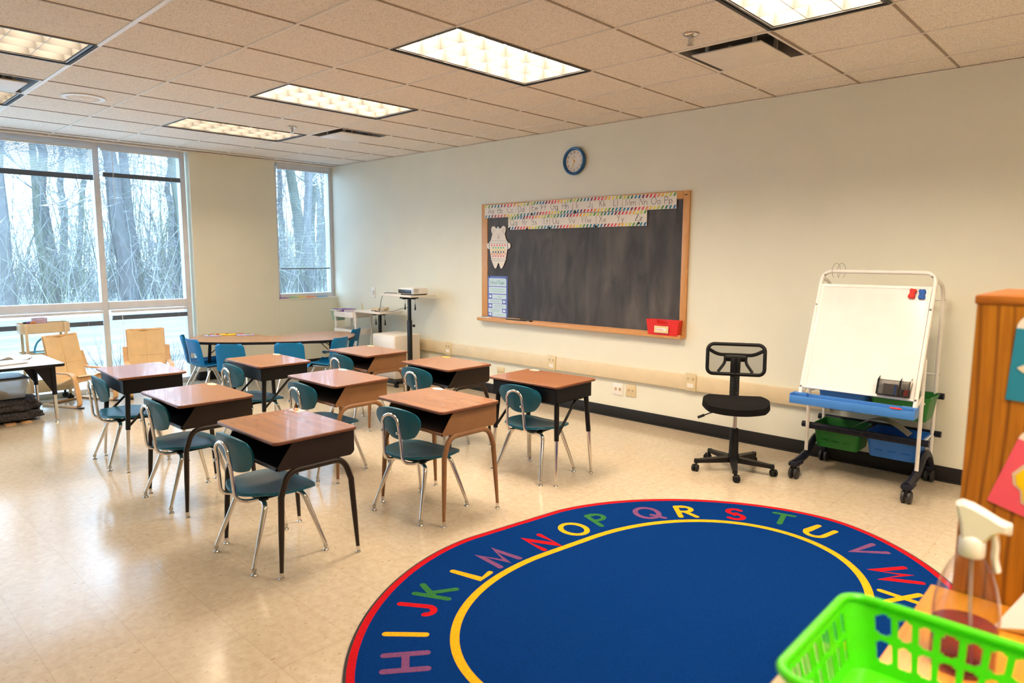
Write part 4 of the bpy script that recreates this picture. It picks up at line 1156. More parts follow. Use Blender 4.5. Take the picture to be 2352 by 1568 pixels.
for s_ in (-1, 1):
    ft = MB()
    pts = bend([(s_*hw, ey(-.66), .105), (s_*hw, ey(-.56), .118), (s_*hw, ey(-.43), .130), (s_*hw, ey(-.28), .235), (s_*hw, ey(-.14), .215), (s_*hw, ey(-.055), .11)], .08, 6)
    ft.tube(pts, [.030]*7+[.033]*8+[.030]*(len(pts)-15), 10, 0, False, None, (1.0, .8))
    ft.b(s_*hw-.035, s_*hw+.035, ey(-.69), ey(-.56), .088, .125, 0, .016); ft.b(s_*hw-.022, s_*hw+.022, ey(-.10), ey(-.03), .085, .12, 0, .01)
    fo = ft.build('foot', M['navy'], ez)
    lv = MB().lathe([(.013, .0), (.013, .006), (.008, .012), (.008, .05), (.011, .052), (.011, .10)], 12, 0, TR(s_*hw+.0, ey(-.545), .004)); lv.build('leveler', M['steel'], fo)
    for yy in (-.655, -.062):
        cs = MB()
        for q in (-1, 1): cs.lathe([(0, -.011), (.034, -.011), (.041, -.006), (.041, .008), (.034, .012), (0, .012)], 22, 0, TR(s_*hw+q*.018, ey(yy)-.0, .041) @ RY(rad(90)))
        cs.b(s_*hw-.006, s_*hw+.006, ey(yy)-.012, ey(yy)+.012, .04, .095)
        cs.build('caster', M['rubber'], fo)
def tub(label, m, cx_, cy__, z0, h, wt, dt):
    mb = MB()
    def ringat(k): return rrect(wt-2*k, dt-2*k, .03, 4)
    prof = [(.030, 0.0), (.028, .004), (.010, h*.86), (.002, h*.87), (.0, h), (-.006, h), (-.006, h-.01)]
    prof_in = [(.006, h), (.013, h*.86), (.031, .008)]
    vs = []; n = len(ringat(0))
    allp = prof[:5]+prof_in
    for k, z in allp: vs += [(p[0], p[1], z) for p in ringat(k)]
    fs = [(i*n+j, i*n+(j+1) % n, (i+1)*n+(j+1) % n, (i+1)*n+j) for i in range(len(allp)-1) for j in range(n)]
    fs += [tuple(range(n-1, -1, -1)), tuple((len(allp)-1)*n+j for j in range(n))]
    mb.add(vs, fs)
    for k in range(3): mb.box((-(wt/2-.09)+k*(wt/2-.09), -dt/2+.0175, h*.30), (.05, .004, .006), 0, .001)
    o = mb.build('storage_tub', m); o.location = (cx_, cy__, z0); return tag(o, label, 'tub', 'storage tubs on the easel rails')
tub('lower green tub on the easel, next to the lower blue one', M['tubgreen'], 2.545, -.252, .190, .165, .335, .300)
tub('lower blue tub on the easel holding a bent grey sheet', M['tubblue'], 2.905, -.252, .190, .165, .345, .300)
tub('upper blue tub behind the easel tray', M['tubblue'], 2.56, -.245, .47, .165, .34, .285)
tub('upper green tub behind the easel tray, sticking out beside the board', M['tubgreen'], 2.925, -.245, .47, .165, .375, .285)
bs = thing('bent_sheet', 'grey sheet bent into an arch over the lower easel tubs', 'paper', (2.80, -.25, .34))
MB().shell(lambda u, v: (-.17+.34*u, -.06+.12*v+.05*u, -.02+.105*math.sin(pi*(.1+.85*u))), 20, 4, .0016).build('sheet', mat('grey_sheet', (.42, .38, .35), .45), bs)
er_ = []
for k, (x_, z_, rz_, m, lab) in enumerate(((2.958, 1.313, 8, M['red'], 'small red bone-shaped eraser at the top of the easel board'), (3.014, 1.311, -2, M['skyb'], 'small blue bone-shaped eraser at the top of the easel board'))):
    o_ = []
    for i in range(40):
        a = 2*pi*i/40; r = 1
        X = .0215*math.copysign(abs(cos(a))**.5, cos(a)); Z = .034*math.copysign(abs(sin(a))**.5, sin(a))
        X *= 1-.30*math.exp(-(Z/.014)**2); Z *= 1-.10*math.exp(-(X/.009)**2); o_.append((X, Z))
    mb = MB().prism(o_, 0, .022, 0, .004)
    yy = -.36+lean(z_)-.0105
    t = mb.build('board_eraser', mat('eraser_red', (.70, .03, .02), .7) if k == 0 else mat('eraser_blue', (.02, .12, .48), .7))
    t.matrix_world = TR(x_, yy-.002, z_) @ RX(-ang) @ RX(rad(90)) @ RZ(rad(-rz_))
    tag(t, lab, 'eraser', 'bone-shaped erasers on the easel')
    s_ = MB()
    for q in range(26):
        rn = random.Random(q+k*50); s_.lathe([(.0012, .0), (.0008, .0016), (0, .0016)], 6, 0, TR(rn.uniform(-.014, .014), rn.uniform(-.028, .028), .0218))
    s_.build('felt_face', M['brownm'] if k == 0 else M['navy'], t)
# wire organiser
oy = -.36+lean(.71)-.012
og = thing('wire_organizer', 'black wire mesh pen organizer at the lower corner of the easel board', 'organizer', (2.945, oy, .655), 0)
og.matrix_world = TR(2.945, oy-.004, .662) @ RX(-ang)
om = MB()
wd_, dp_, hh_ = .186, .052, .135
def wires(fn, na, nb, r=.0011):
    for i in range(na+1): om.tube([fn(i/na, k/4) for k in range(5)], r, 3, 0, False, None, None, False)
    for j in range(nb+1): om.tube([fn(k/4, j/nb) for k in range(5)], r, 3, 0, False, None, None, False)
wires(lambda u, v: (-wd_/2+wd_*u, 0, hh_*v), 44, 26); wires(lambda u, v: (-wd_/2+wd_*u, -dp_, hh_*.70*v), 44, 16)
wires(lambda u, v: (-wd_/2, -dp_*u, (hh_*.70+(hh_*.30)*(1-u))*v), 10, 20); wires(lambda u, v: (wd_/2, -dp_*u, (hh_*.70+(hh_*.30)*(1-u))*v), 10, 20); wires(lambda u, v: (.035, -dp_*u, (hh_*.70+(hh_*.30)*(1-u))*v), 10, 20); wires(lambda u, v: (-wd_/2+wd_*u, -dp_*v, 0), 44, 10)
for s_ in (-1, 1): om.tube(bend([(s_*wd_/2, -dp_, .0), (s_*wd_/2, -dp_, hh_*.70), (s_*wd_/2, 0, hh_), (s_*wd_/2, 0, 0)], .012, 4), .002, 6)
om.tube([(-wd_/2, 0, hh_), (wd_/2, 0, hh_)], .002, 6); om.tube([(-wd_/2, -dp_, hh_*.70), (wd_/2, -dp_, hh_*.70)], .002, 6); om.tube([(-wd_/2, -dp_, 0), (wd_/2, -dp_, 0)], .002, 6)
om.build('mesh_body', M['blackm'], og, False)
MB().b(-.06, .02, -.03, -.012, .002, .075).build('card_pack', mat('grey_pack', (.28, .25, .24), .6), og, False).__setitem__('label', 'grey pack of cards')
MB().b(.005, .016, -.036, -.032, .004, .07).build('blue_insert', M['tubblue'], og, False)
for k, (x_, t_, cap) in enumerate(((.052, 5, 'black'), (.066, 9, 'red'), (.081, 12, 'red'))):
    mk = thing('marker', ['black-capped white marker in the wire organizer', 'red-capped white marker between two others in the wire organizer', 'red-capped white marker at the outer side of the wire organizer'][k], 'marker', group='markers in the wire organizer')
    mk.matrix_world = og.matrix_world @ TR(x_, -.024-.005*k, .003) @ RY(rad(t_*.6))
    MB().lathe([(.007, 0), (.0075, .035), (.0075, .105), (.006, .108), (0, .109)], 14).build('barrel', M['paper'], mk)
    MB().lathe([(.0082, .0), (.0082, .042), (.0076, .044)], 14).build('cap', M[cap], mk)
mk = thing('marker', 'red marker lying in the blue easel tray', 'marker', (2.99, -.715, .611), 0)
MB().lathe([(0, -.035), (.005, -.033), (.006, .02), (.003, .036), (0, .037)], 12, 0, RY(rad(90))).build('barrel', M['red'], mk)
for k, (x_, lab) in enumerate(((2.452, 'steel binder ring hanging on the top bar of the easel, outer of two'), (2.487, 'steel binder ring hanging on the top bar of the easel, inner of two'))):
    t = thing('binder_ring', lab, 'ring', (x_, -.305, 1.452), rad(20-30*k), 'binder rings on the easel bar')
    MB().tube([(.027*cos(a), .018*cos(a)*.3, -.0+.058*sin(a)*.92+.004) for a in [rad(-62+304*k_/24) for k_ in range(25)]], .002, 6).build('wire', M['steel'], t)

# ------------------------------------------------------------------ office chair
oc = thing('office_chair', 'small black office chair with a mesh back by the long wall', 'office chair', (1.97, -.78, 0), rad(-62-90))
ba = MB(); hubz = .085
ba.lathe([(.035, .06), (.042, .075), (.040, .115), (.034, .13), (.030, .30), (.025, .315), (.0, .315)], 24); ba.build('column', M['black'], oc)
MB().lathe([(.014, .30), (.014, .43), (0, .43)], 16).build('gas_piston', M['steel'], oc)
sb = MB()
for k in range(5):
    a = rad(-134+72*k)-oc.rotation_euler[2]; RM = RZ(a)
    sb.add([RM @ Vector(v) for v in [(.02,-.030,.105),(.02,.030,.105),(.02,-.026,.065),(.02,.026,.065),(.275,-.017,.085),(.275,.017,.085),(.275,-.014,.060),(.275,.014,.060)]], [(0,1,5,4),(2,6,7,3),(0,4,6,2),(1,3,7,5),(4,5,7,6),(0,2,3,1)])
    sb.lathe([(.017, .058), (.019, .066), (.017, .088), (0, .091)], 14, 0, RM @ TR(.272, 0, 0))
sbo = sb.build('star_base', M['black'], oc)
for k in range(5):
    a = rad(-134+72*k)-oc.rotation_euler[2]; RM = RZ(a); c_ = MB(); Q = RM @ TR(.283, .012, 0) @ RZ(rad(50+40*k))
    for q in (-1, 1): c_.lathe([(0, -.009), (.022, -.009), (.026, -.004), (.026, .006), (.021, .010), (0, .010)], 18, 0, Q @ TR(0, q*.013, .026) @ RX(rad(90)))
    c_.box((0, 0, .043), (.036, .016, .024), 0, .006, Q); c_.lathe([(.006, .03), (.006, .06)], 8, 0, RM @ TR(.272, 0, 0))
    c_.build('caster', M['black'], sbo)
def oseat(u, v):
    a, b = 2*u-1, 2*v-1
    X = a*math.sqrt(max(0, 1-.36*b*b)); Y = b*math.sqrt(max(0, 1-.36*a*a))
    return (X*.215*1.08, Y*.205*1.08+.015, .492+.012*a*a-.020*max(0, b-.3)**1.5*1.3)
sd = MB().shell(oseat, 16, 16, .048); so = sd.build('seat', mat('black_seat_fabric', (.007, .0065, .007), .9, spec=.15, bump=.3, bscale=500), oc, True, 80)
MB().b(-.07, .07, -.09, .08, .43, .475, 0, .008).build('seat_plate', M['blackm'], oc)
lv = MB().tube(bend([(.05, .03, .445), (.16, .05, .435), (.25, .055, .395)], .03), .0045, 8); lv.tube([(.215, .054, .411), (.262, .056, .390)], .010, 10); lv.build('lever', M['black'], oc)
sp_ = MB()
pth = [(0, -.06, .39), (0, -.20, .40), (0, -.245, .46), (0, -.25, .80)]
sp_.tube(bend(pth, .06, 6), .012, 8, 0, False, None, (2.4, .7))
for k in range(15): sp_.box((0, -.250, .49+k*.0125), (.070, .034, .008), 0, .003)
sp_.b(-.036, .036, -.268, -.232, .66, .80, 0, .008)
sp_.build('back_support', M['black'], oc)
bkw, bkh, bz0 = .205, .112, .785
def bmap(u, v): return (u, -.225-.055*(1-(u/bkw)**2)+.02*((v)/bkh)*-.6, bz0+v)
o2 = rrect(2*bkw, 2*bkh, .045, 6)
MB().tube([bmap(*p) for p in o2], .0135, 10, 0, True).build('back_frame', M['black'], oc)
web = MB()
def pathr(pts, r): web.tube([bmap(*p) for p in pts], r, 8, 0, False, None, (1, .6))
cur = lambda P: [tuple(q)[:2] for q in bend([(p[0], p[1], 0) for p in P], .08, 6)]
pathr(cur([(-.20, .075), (-.13, .03), (0, .028), (.13, .03), (.20, .075)]), .013)
pathr(cur([(-.075, .02), (-.075, -.03), (-.125, -.10)]), .011); pathr(cur([(.075, .02), (.075, -.03), (.125, -.10)]), .011)
web.add([bmap(-.085, .035), bmap(.085, .035), bmap(.07, -.02), bmap(-.07, -.02)], [(0, 1, 2, 3)]); web.tube([bmap(-.075, .005), bmap(.075, .005)], .026, 8, 0, False, None, (1, .4))
web.build('back_web', M['black'], oc)
def meshcloth():
    m, n, l, p = newmat('black_mesh_cloth'); p.inputs['Base Color'].default_value = (.02, .02, .02, 1); p.inputs['Roughness'].default_value = .8
    tr__ = n.new('ShaderNodeBsdfTransparent'); ms = n.new('ShaderNodeMixShader'); ms.inputs[0].default_value = .47
    l.new(tr__.outputs[0], ms.inputs[1]); l.new(p.outputs[0], ms.inputs[2]); l.new(ms.outputs[0], n['Material Output'].inputs[0]); return m
cl = MB(); NN = len(o2)
cl.add([bmap(*p) for p in o2]+[bmap(p[0]*.5, p[1]*.5) for p in o2]+[bmap(0, 0)], [(i, (i+1) % NN, NN+(i+1) % NN, NN+i) for i in range(NN)]+[(NN+i, NN+(i+1) % NN, 2*NN) for i in range(NN)])
cl.build('back_mesh', meshcloth(), oc)

# ------------------------------------------------------------------ projector stands, projector, cabinet, white cart
def stand(label, x0, x1, y0, y1, z, px, py, full=True):
    t = thing('projector_stand', label, 'stand', (px, py, 0), 0, 'adjustable stands with pale tops')
    MB().b(x0-px, x1-px, y0-py, y1-py, z-.022, z, 0, .003).build('top', M['offwhite'], t)
    m = MB().b(-.018, .018, -.016, .016, .42, z-.05, 0, .004); m.build('inner_pole', M['blackm'], t)
    m = MB().b(-.024, .024, -.021, .021, .05, z-.30, 0, .004); m.tube([(.03, 0, z-.36), (.075, 0, z-.36)], .006, 8)
    for k in range(6): m.box((.08+.012*cos(k*pi/3)*0, .012*cos(k*pi/3), z-.36+.012*sin(k*pi/3)), (.016, .010, .010), 0, .003)
    m.lathe([(.012, 0), (.012, .016), (0, .016)], 12, 0, TR(.074, 0, z-.36) @ RY(rad(90)))
    m.build('outer_pole', M['blackm'], t)
    m = MB().tube([(-.17, 0, z-.036), (.10, 0, z-.036)], .013, 10); m.tube([(0, -.10, z-.036), (0, .13, z-.036)], .011, 10); m.build('tilt_bracket', M['blackm'], t)
    for k, (a, b) in enumerate(((-.055, -.02), (.085, .02))):
        m = MB().tube([(a, b, z-.04), (a, b, z-.105)], .0016, 6); m.lathe([(.004, z-.10), (.010, z-.165), (.009, z-.175), (0, z-.175)], 12, 0, TR(a, b, 0)); m.build('release_toggle', M['black'], t)
    m = MB().b(-.03, .03, -.24, .24, .045, .085, 0, .008); m.b(-.28, .03, -.23, -.19, .045, .08, 0, .008); m.b(-.28, .03, .19, .23, .045, .08, 0, .008)
    bo = m.build('base', M['blackm'], t)
    for a, b in ((-.26, -.21), (.0, -.21), (-.26, .21), (.0, .21)):
        c_ = MB(); [c_.lathe([(0, -.008), (.021, -.008), (.023, 0), (.021, .008), (0, .008)], 16, 0, TR(a+q*.012, b, .0235) @ RY(rad(90))) for q in (-1, 1)]
        c_.b(a-.004, a+.004, b-.01, b+.01, .02, .05); c_.build('caster', M['black'], bo)
    return t
stand('taller black-poled stand carrying the projector beside the pale cabinet', -2.80, -2.195, -.445, -.055, 1.088, -2.33, -.36)
stand('lower black-poled stand with loose cables on its pale top, behind the projector stand', -3.40, -2.85, -.42, -.06, .850, -3.05, -.27)
pj = thing('projector', 'white projector with a dark front on the tall stand', 'projector', (-2.36, -.27, 1.088), rad(0))
m = MB().b(-.145, .145, -.115, .115, .012, .085, 0, .014); m.build('case', M['white'], pj)
MB().b(-.147, .105, -.1165, -.04, .018, .066, 0, .004).build('front_panel', mat('projector_dark', (.03, .035, .05), .3), pj)
m = MB()
for k in range(9): m.b(.1442, .1462, -.105+k*.0075, -.1015+k*.0075, .026, .074)
for k in range(8): m.b(.112+k*.0035, .114+k*.0035, -.1168, -.114, .026, .074)
m.build('vent_grille', M['steel'], pj)
MB().b(-.12, .13, -.10, .10, 0, .0125, 0, .003).build('underside', M['black'], pj)
cab = thing('rolling_cabinet', 'pale rounded cabinet on casters between the two stands', 'cabinet', (-2.66, -.30, 0))
MB().b(-.24, .22, -.20, .19, .07, .60, 0, .02).build('body', M['offwhite'], cab)
m = MB()
m.b(-.21, .19, -.2025, -.198, .10, .56, 0, .002); m.build('front_panel', M['white'], cab)
for a, b in ((-.2, -.16), (.18, -.16), (-.2, .15), (.18, .15)):
    c_ = MB(); [c_.lathe([(0, -.008), (.024, -.008), (.027, 0), (.024, .008), (0, .008)], 18, 0, TR(a+q*.013, b, .027) @ RY(rad(90))) for q in (-1, 1)]
    c_.b(a-.01, a+.01, b-.012, b+.012, .025, .075); c_.build('caster', M['rubber'], cab)
def cable(label, pts, r=.0035):
    o = MB().tube(bend(pts, .06, 5), r, 6).build('cable', M['black']); tag(o, label, 'cable', 'black cables at the projector')
cable('black cable drooping from the projector down to the lower stand', [(-2.60, -.33, 1.10), (-2.82, -.36, 1.10), (-2.86, -.38, 1.02), (-2.88, -.39, .88), (-2.93, -.36, .857), (-3.02, -.33, .857), (-3.12, -.35, .857)])
cable('black cable running from the lower stand top to the tall pole', [(-3.12, -.28, .857), (-3.0, -.39, .857), (-2.90, -.34, .858), (-2.76, -.30, .86), (-2.50, -.33, .92), (-2.35, -.365, .94)], .003)
ps = thing('power_strip', 'cream heap of adapters and wire on the lower stand', 'adapter', (-3.16, -.20, .850))
m = MB().b(-.14, .02, -.03, .03, 0, .03, 0, .008); m.build('strip', M['cream'], ps)
m = MB().b(.04, .13, -.02, .06, 0, .045, 0, .01); m.build('adapter', M['cream'], ps)
m = MB()
for k in range(3): m.tube([(.09+(.055+.008*k)*cos(a), .02+(.045+.006*k)*sin(a), .04+.012*sin(2*a+k)) for a in [2*pi*q/20 for q in range(20)]], .0032, 6, 0, True)
m.build('wire_coil', M['paper'], ps)

def cart(label, loc, W_, Dp, zs, hh_, m, rz=0.0, wheels=True, open_=True):
    t = thing('utility_cart', label, 'cart', loc, rz)
    for z in zs:
        tm = MB(); n = len(rrect(W_, Dp, .04, 4))
        prof = [(.006, 0), (0, .004), (0, hh_), (.004, hh_), (.005, .006)]
        vs = []
        for k, zz in prof: vs += [(p[0], p[1], z+zz) for p in rrect(W_-2*k, Dp-2*k, .04, 4)]
        fs = [(i*n+j, i*n+(j+1) % n, (i+1)*n+(j+1) % n, (i+1)*n+j) for i in range(len(prof)-1) for j in range(n)]+[tuple(range(n-1, -1, -1)), tuple((len(prof)-1)*n+j for j in range(n))]
        tm.add(vs, fs); tm.build('tray', m, t)
    for sx in (-1, 1):
        for sy in (-1, 1):
            MB().b(sx*(W_/2-.0)-.013, sx*(W_/2)+.013, sy*(Dp/2-.05)-.013, sy*(Dp/2-.05)+.013, .075, zs[-1]+hh_, 0, .003).build('upright', m, t)
            c_ = MB(); X, Y = sx*(W_/2-.005), sy*(Dp/2-.05)
            [c_.lathe([(0, -.007), (.028, -.007), (.031, 0), (.028, .007), (0, .007)], 18, 0, TR(X+q*.010, Y, .031) @ RY(rad(90))) for q in (-1, 1)]
            c_.b(X-.008, X+.008, Y-.01, Y+.01, .03, .08); c_.build('caster', M['black'], t)
    return t
cart('white rolling cart with trays in the corner under the light switch', (-3.64, -.27, 0), .46, .34, [.22, .52, .745], .075, M['white'])
gb = thing('hanging_bin', 'pale green bin hanging on the side of the white corner cart', 'bin', (-3.955, -.30, .70), 0)
m = MB()
for a, b in ((0, 1),):
    vs = [(x_*(1-.22*(1-z/.16)), y_*(1-.22*(1-z/.16)), z-.02) for z in (0, .16) for x_, y_ in ((-.06, -.085), (.06, -.085), (.06, .085), (-.06, .085))]
    vi = [(p[0]*.93, p[1]*.95, p[2]+(.004 if k < 4 else 0)) for k, p in enumerate(vs)]
    m.add(vs+vi, [(0,1,5,4),(1,2,6,5),(2,3,7,6),(3,0,4,7),(3,2,1,0),(8,12,13,9),(9,13,14,10),(10,14,15,11),(11,15,12,8),(8,9,10,11),(4,5,13,12),(5,6,14,13),(6,7,15,14),(7,4,12,15)])
m.build('tub', mat('pale_green_plastic', (.36, .52, .40), .45), gb, False)
MB().b(.05, .066, -.03, .03, .13, .145).build('hook', M['white'], gb, False)
for k, (dx, dy, s_, m_, lab, ry) in enumerate(((-.16, .0, (.17, .20, .05), 'skyb', 'blue book in the top tray of the corner cart', 4), (-.15, .02, (.16, .19, .035), 'purple', 'purple book on the blue one in the corner cart', -5), (.03, -.05, (.07, .12, .07), 'lilac', 'lilac box in the top tray of the corner cart', 0), (.06, .08, (.10, .13, .08), 'paper', 'white box at the back of the corner cart tray', 0))):
    z0 = .752+(.051 if k == 1 else 0)
    t = thing('book' if k < 2 else 'box', lab, 'book' if k < 2 else 'box', (-3.66+dx, -.27+dy, z0), rad(ry))
    MB().b(-s_[0]/2, s_[0]/2, -s_[1]/2, s_[1]/2, 0, s_[2], 0, .003).build('cover' if k < 2 else 'body', M[m_], t)
    MB().b(-s_[0]/2+.004, s_[0]/2+.001, -s_[1]/2+.004, s_[1]/2-.004, .004, s_[2]-.004).build('pages' if k < 2 else 'lining', M['paper'], t, False)
pc = MB().lathe([(0, -.07), (.004, -.07), (.004, .05), (.0, .062)], 6).build('pencil', M['yellow']); pc.matrix_world = TR(-3.50, -.22, .87) @ RX(rad(12)); tag(pc, 'yellow pencil sticking up out of the corner cart', 'pencil')
hl = thing('paper_tray', 'flat purple and white paper tray at the outer end of the corner cart', 'tray', (-3.84, -.30, .822), 0)
MB().b(-.09, .06, -.14, .12, 0, .012, 0, .002).build('tray', M['paper'], hl); MB().b(-.07, .05, -.12, .09, .0125, .018, 0, .001).build('card', M['purple'], hl)

# ------------------------------------------------------------------ on the kidney table
def on_kidney(u, v): c, s_ = cos(KA), sin(KA); return (KC[0]+u*c-v*s_, KC[1]+u*s_+v*c)
for k, (u, v, m_, lab) in enumerate(((-.72, .16, 'lilac', 'lilac tray of small pieces on the kidney table'), (-.58, .24, 'yellow', 'yellow mat on the kidney table'), (-.36, .19, 'lilac', 'pale lilac sheet on the kidney table next to the yellow mat'))):
    p = on_kidney(u, v); t = thing('tray' if k == 0 else 'mat', lab, 'tray' if k == 0 else 'mat', (*p, .60), rad(40+10*k))
    MB().prism(rrect(.20, .13, .03, 4), 0, .010 if k == 1 else .006, 0, .002).build('sheet', M[m_], t)
    for q in range(7 if k == 0 else 3):
        rn = random.Random(q+9*k); MB().box((rn.uniform(-.07, .07), rn.uniform(-.04, .04), .014), (.018, .012, .012), 0, .003).build('counter', M[('red', 'green', 'yellow')[q % 3]], t)

# ------------------------------------------------------------------ window-side furniture
wt = thing('activity_table', 'low white-topped table with a black edge by the large window', 'table', (-3.60, -4.55, 0))
zt_ = .552
MB().prism(rrect(.84, 1.68, .03, 4), zt_-.026, zt_, 0, .003, None, 1).build('tabletop', [mat('grey_white_laminate', (.58, .56, .55), .3), M['black']], wt)
for sx in (-1, 1):
    for sy in (-1, 1):
        X, Y = sx*.345, sy*.755
        lg = MB().tube([(X, Y, zt_-.026), (X, Y, .26)], .020, 14)
        for dx, dy in ((-sx*.0, -sy*.16), (-sx*.14, 0)):
            ax = .004
            vs = [(X, Y, zt_-.028), (X+dx, Y+dy, zt_-.028), (X+dx*.86, Y+dy*.86, zt_-.05), (X+dx*.15, Y+dy*.15, .30), (X, Y, .28)]
            n_ = Vector((dy, -dx, 0)).normalized()*ax if (dx or dy) else Vector((0,0,0))
            A = [Vector(v)+n_ for v in vs]; B = [Vector(v)-n_ for v in vs]
            lg.add(A+B, [(0,1,2,3,4), (9,8,7,6,5)]+[(i, 5+i, 5+(i+1) % 5, (i+1) % 5) for i in range(5)])
        l_ = lg.build('leg', M['blackm'], wt)
        e = MB().tube([(X, Y, .27), (X+sx*.002, Y+sy*.004, .03)], [.0165, .0145], 12); glide(e, (X+sx*.002, Y+sy*.004), 0, .019); e.build('leg_extension', M['chrome'], l_)
for k, (x_, y_, rz_, lab) in enumerate(((-3.52, -4.17, 12, 'stack of white papers on the low white table'), (-3.82, -3.98, -25, 'crumpled white paper at the far corner of the low white table'))):
    t = thing('paper_stack' if k == 0 else 'crumpled_paper', lab, 'paper', (x_, y_, zt_), rad(rz_))
    m = MB()
    if k == 0:
        for q in range(4): m.b(-.14+.004*q, .14+.003*q, -.20+.01*q, .20-.006*q, .0035*q, .0035*q+.003)
        m.build('sheets', M['paper'], t, False)
    else:
        rn = random.Random(4)
        m.shell(lambda u, v: (-.10+.2*u, -.14+.28*v, .012+.018*(sin(9*u+2)*cos(8*v)+.4*sin(17*u*v))), 14, 14, .0015); m.build('sheet', M['paper'], t)
t = thing('red_box', 'small red box on the low white table', 'box', (-3.72, -4.155+.05, zt_+.02), 0)
MB().b(-.04, .04, -.05, -.02, -.005, .05, 0, .004).build('body', M['red'], t); MB().b(-.042, .042, -.052, -.018, .046, .056, 0, .002).build('lid', mat('dark_red', (.30, .03, .03), .5), t)
# folded shaggy rug and tote under the table
fz = MB()
def lump(cx_, cy__, z0, lx, ly, hz, seed):
    rn = random.Random(seed); ph = [rn.uniform(0, 6) for _ in range(6)]
    NU, NV = 54, 20; vs = []; fs = []
    for i in range(NU):
        a = 2*pi*i/NU
        for j in range(NV+1):
            b = -pi/2+pi*j/NV; e = .45
            cxp = math.copysign(abs(cos(a))**e, cos(a)); syp = math.copysign(abs(sin(a))**e, sin(a)); cb_ = abs(cos(b))**.4; sb_ = math.copysign(abs(sin(b))**.55, sin(b))
            k = 1+.05*sin(7*a+ph[0]+3*b)+.03*rn.uniform(-1, 1)
            vs.append((cx_+lx/2*cxp*cb_*k, cy__+ly/2*syp*cb_*k, z0+hz/2+hz/2*sb_*(1+.05*rn.uniform(-1, 1)*(1 if b > -.9 else 0))))
    for i in range(NU):
        for j in range(NV): fs.append((i*(NV+1)+j, ((i+1) % NU)*(NV+1)+j, ((i+1) % NU)*(NV+1)+j+1, i*(NV+1)+j+1))
    fz.add(vs, fs)
lump(0, 0, .012, .48, .92, .10, 1); lump(.0, -.01, .095, .47, .90, .085, 2); lump(.0, -.0, .155, .44, .86, .06, 3)
shag = mat('shaggy_grey', (.060, .056, .060), .95, spec=.1, var=.5, vscale=45, bump=1.0, bscale=110)
o = fz.build('folded_rug', shag); o.location = (-3.66, -4.30, 0); tag(o, 'folded shaggy dark grey rug on the floor under the low white table', 'rug')
for k, (y_, lab) in enumerate(((-4.125, 'plain tan card sticking out under the folded grey rug, outer one'), (-4.00, 'tan card with a slanted edge sticking out under the folded grey rug'))):
    o = MB().add([(-.05, -.04, 0), (.045, -.04+.0, 0), (.045, .04, 0), (-.05, .05-.02*k, 0), (-.05, -.04, .012), (.045, -.04+.02*k, .012), (.045, .04, .012), (-.05, .05-.02*k, .012)], [(3,2,1,0),(4,5,6,7),(0,1,5,4),(1,2,6,5),(2,3,7,6),(3,0,4,7)]).build('card', M['birch'], None, False)
    o.location = (-3.425, y_, 0); tag(o, lab, 'card', 'cards under the folded rug')
tt = thing('storage_tote', 'clear plastic storage tote with a lid on the folded grey rug', 'storage box', (-3.68, -4.33, .222), rad(2))
clear = glassy('clear_tote', (.86, .86, .86, 1), 1.4, .15, .38, (.62, .60, .58, 1))
m = MB(); prof = [(.035, 0), (.033, .004), (.004, .17), (0, .172), (0, .18), (.004, .18), (.008, .17), (.036, .008)]
n = len(rrect(.42, .78, .03, 4)); vs = []
for k, z in prof: vs += [(p[0], p[1], z) for p in rrect(.42-2*k, .78-2*k, .03, 4)]
m.add(vs, [(i*n+j, i*n+(j+1) % n, (i+1)*n+(j+1) % n, (i+1)*n+j) for i in range(len(prof)-1) for j in range(n)]+[tuple(range(n-1, -1, -1)), tuple((len(prof)-1)*n+j for j in range(n))])
m.build('tub', clear, tt)
m = MB().prism(rrect(.435, .80, .03, 4), .172, .186, 0, .004); m.prism(rrect(.36, .70, .03, 4), .186, .196, 0, .004); m.build('lid', mat('pale_blue_lid', (.42, .47, .55), .3), tt)
for k, (a, b, c, sz, m_, lab) in enumerate(((.08, .08, .0085, (.16, .28, .05), 'birch', 'wooden box inside the clear tote'), (.07, -.19, .0085, (.2, .2, .055), 'paper', 'white pad inside the clear tote'))):
    o = MB().box((0, 0, sz[2]/2), sz, 0, .004).build('wooden_box' if k == 0 else 'paper_pad', M[m_]); o.matrix_world = TR(-3.68, -4.33, .222) @ RZ(rad(2)) @ TR(a, b, c) @ RZ(rad(4)); tag(o, lab, 'box' if k == 0 else 'paper')
# cream cart
cart('cream rolling cart by the window behind the low white table', (-4.385, -3.60, 0), .215, .45, [.115, .43, .735], .105, M['cream'])
t = thing('dotted_bowl', 'lilac dotted bowl on the top tray of the cream cart', 'bowl', (-4.385, -3.63, .742))
m = MB().lathe([(.045, 0), (.055, .004), (.072, .145), (.074, .147), (.070, .145), (.053, .010), (0, .008)], 30)
m.build('bowl', mat('pale_lilac', (.60, .48, .62), .4), t)
m = MB()
for q in range(3):
    for k in range(18):
        a = 2*pi*(k+.5*(q % 2))/18; z = .075+.025*q; r = .056+.016*z/.145+.0005
        m.lathe([(.004, 0), (0, .001)], 8, 0, TR(r*cos(a), r*sin(a), z) @ RZ(a) @ RY(rad(84)))
m.build('dots', M['red'], t)
for k, (a, b, mm_, lab) in enumerate(((.06, -.10, 'purple', 'purple marker in the cream cart'), (.085, -.06, 'orange', 'orange marker in the cream cart'), (.04, -.13, 'black', 'black marker in the cream cart'))):
    o = MB().lathe([(0, -.07), (.009, -.068), (.010, .04), (.007, .065), (0, .068)], 12).build('marker', M[mm_]); o.matrix_world = TR(-4.385+a-.05, -3.60+b, .848) @ RZ(rad(20*k)) @ RX(rad(90)); tag(o, lab, 'marker', 'markers in the cream cart')
MB()
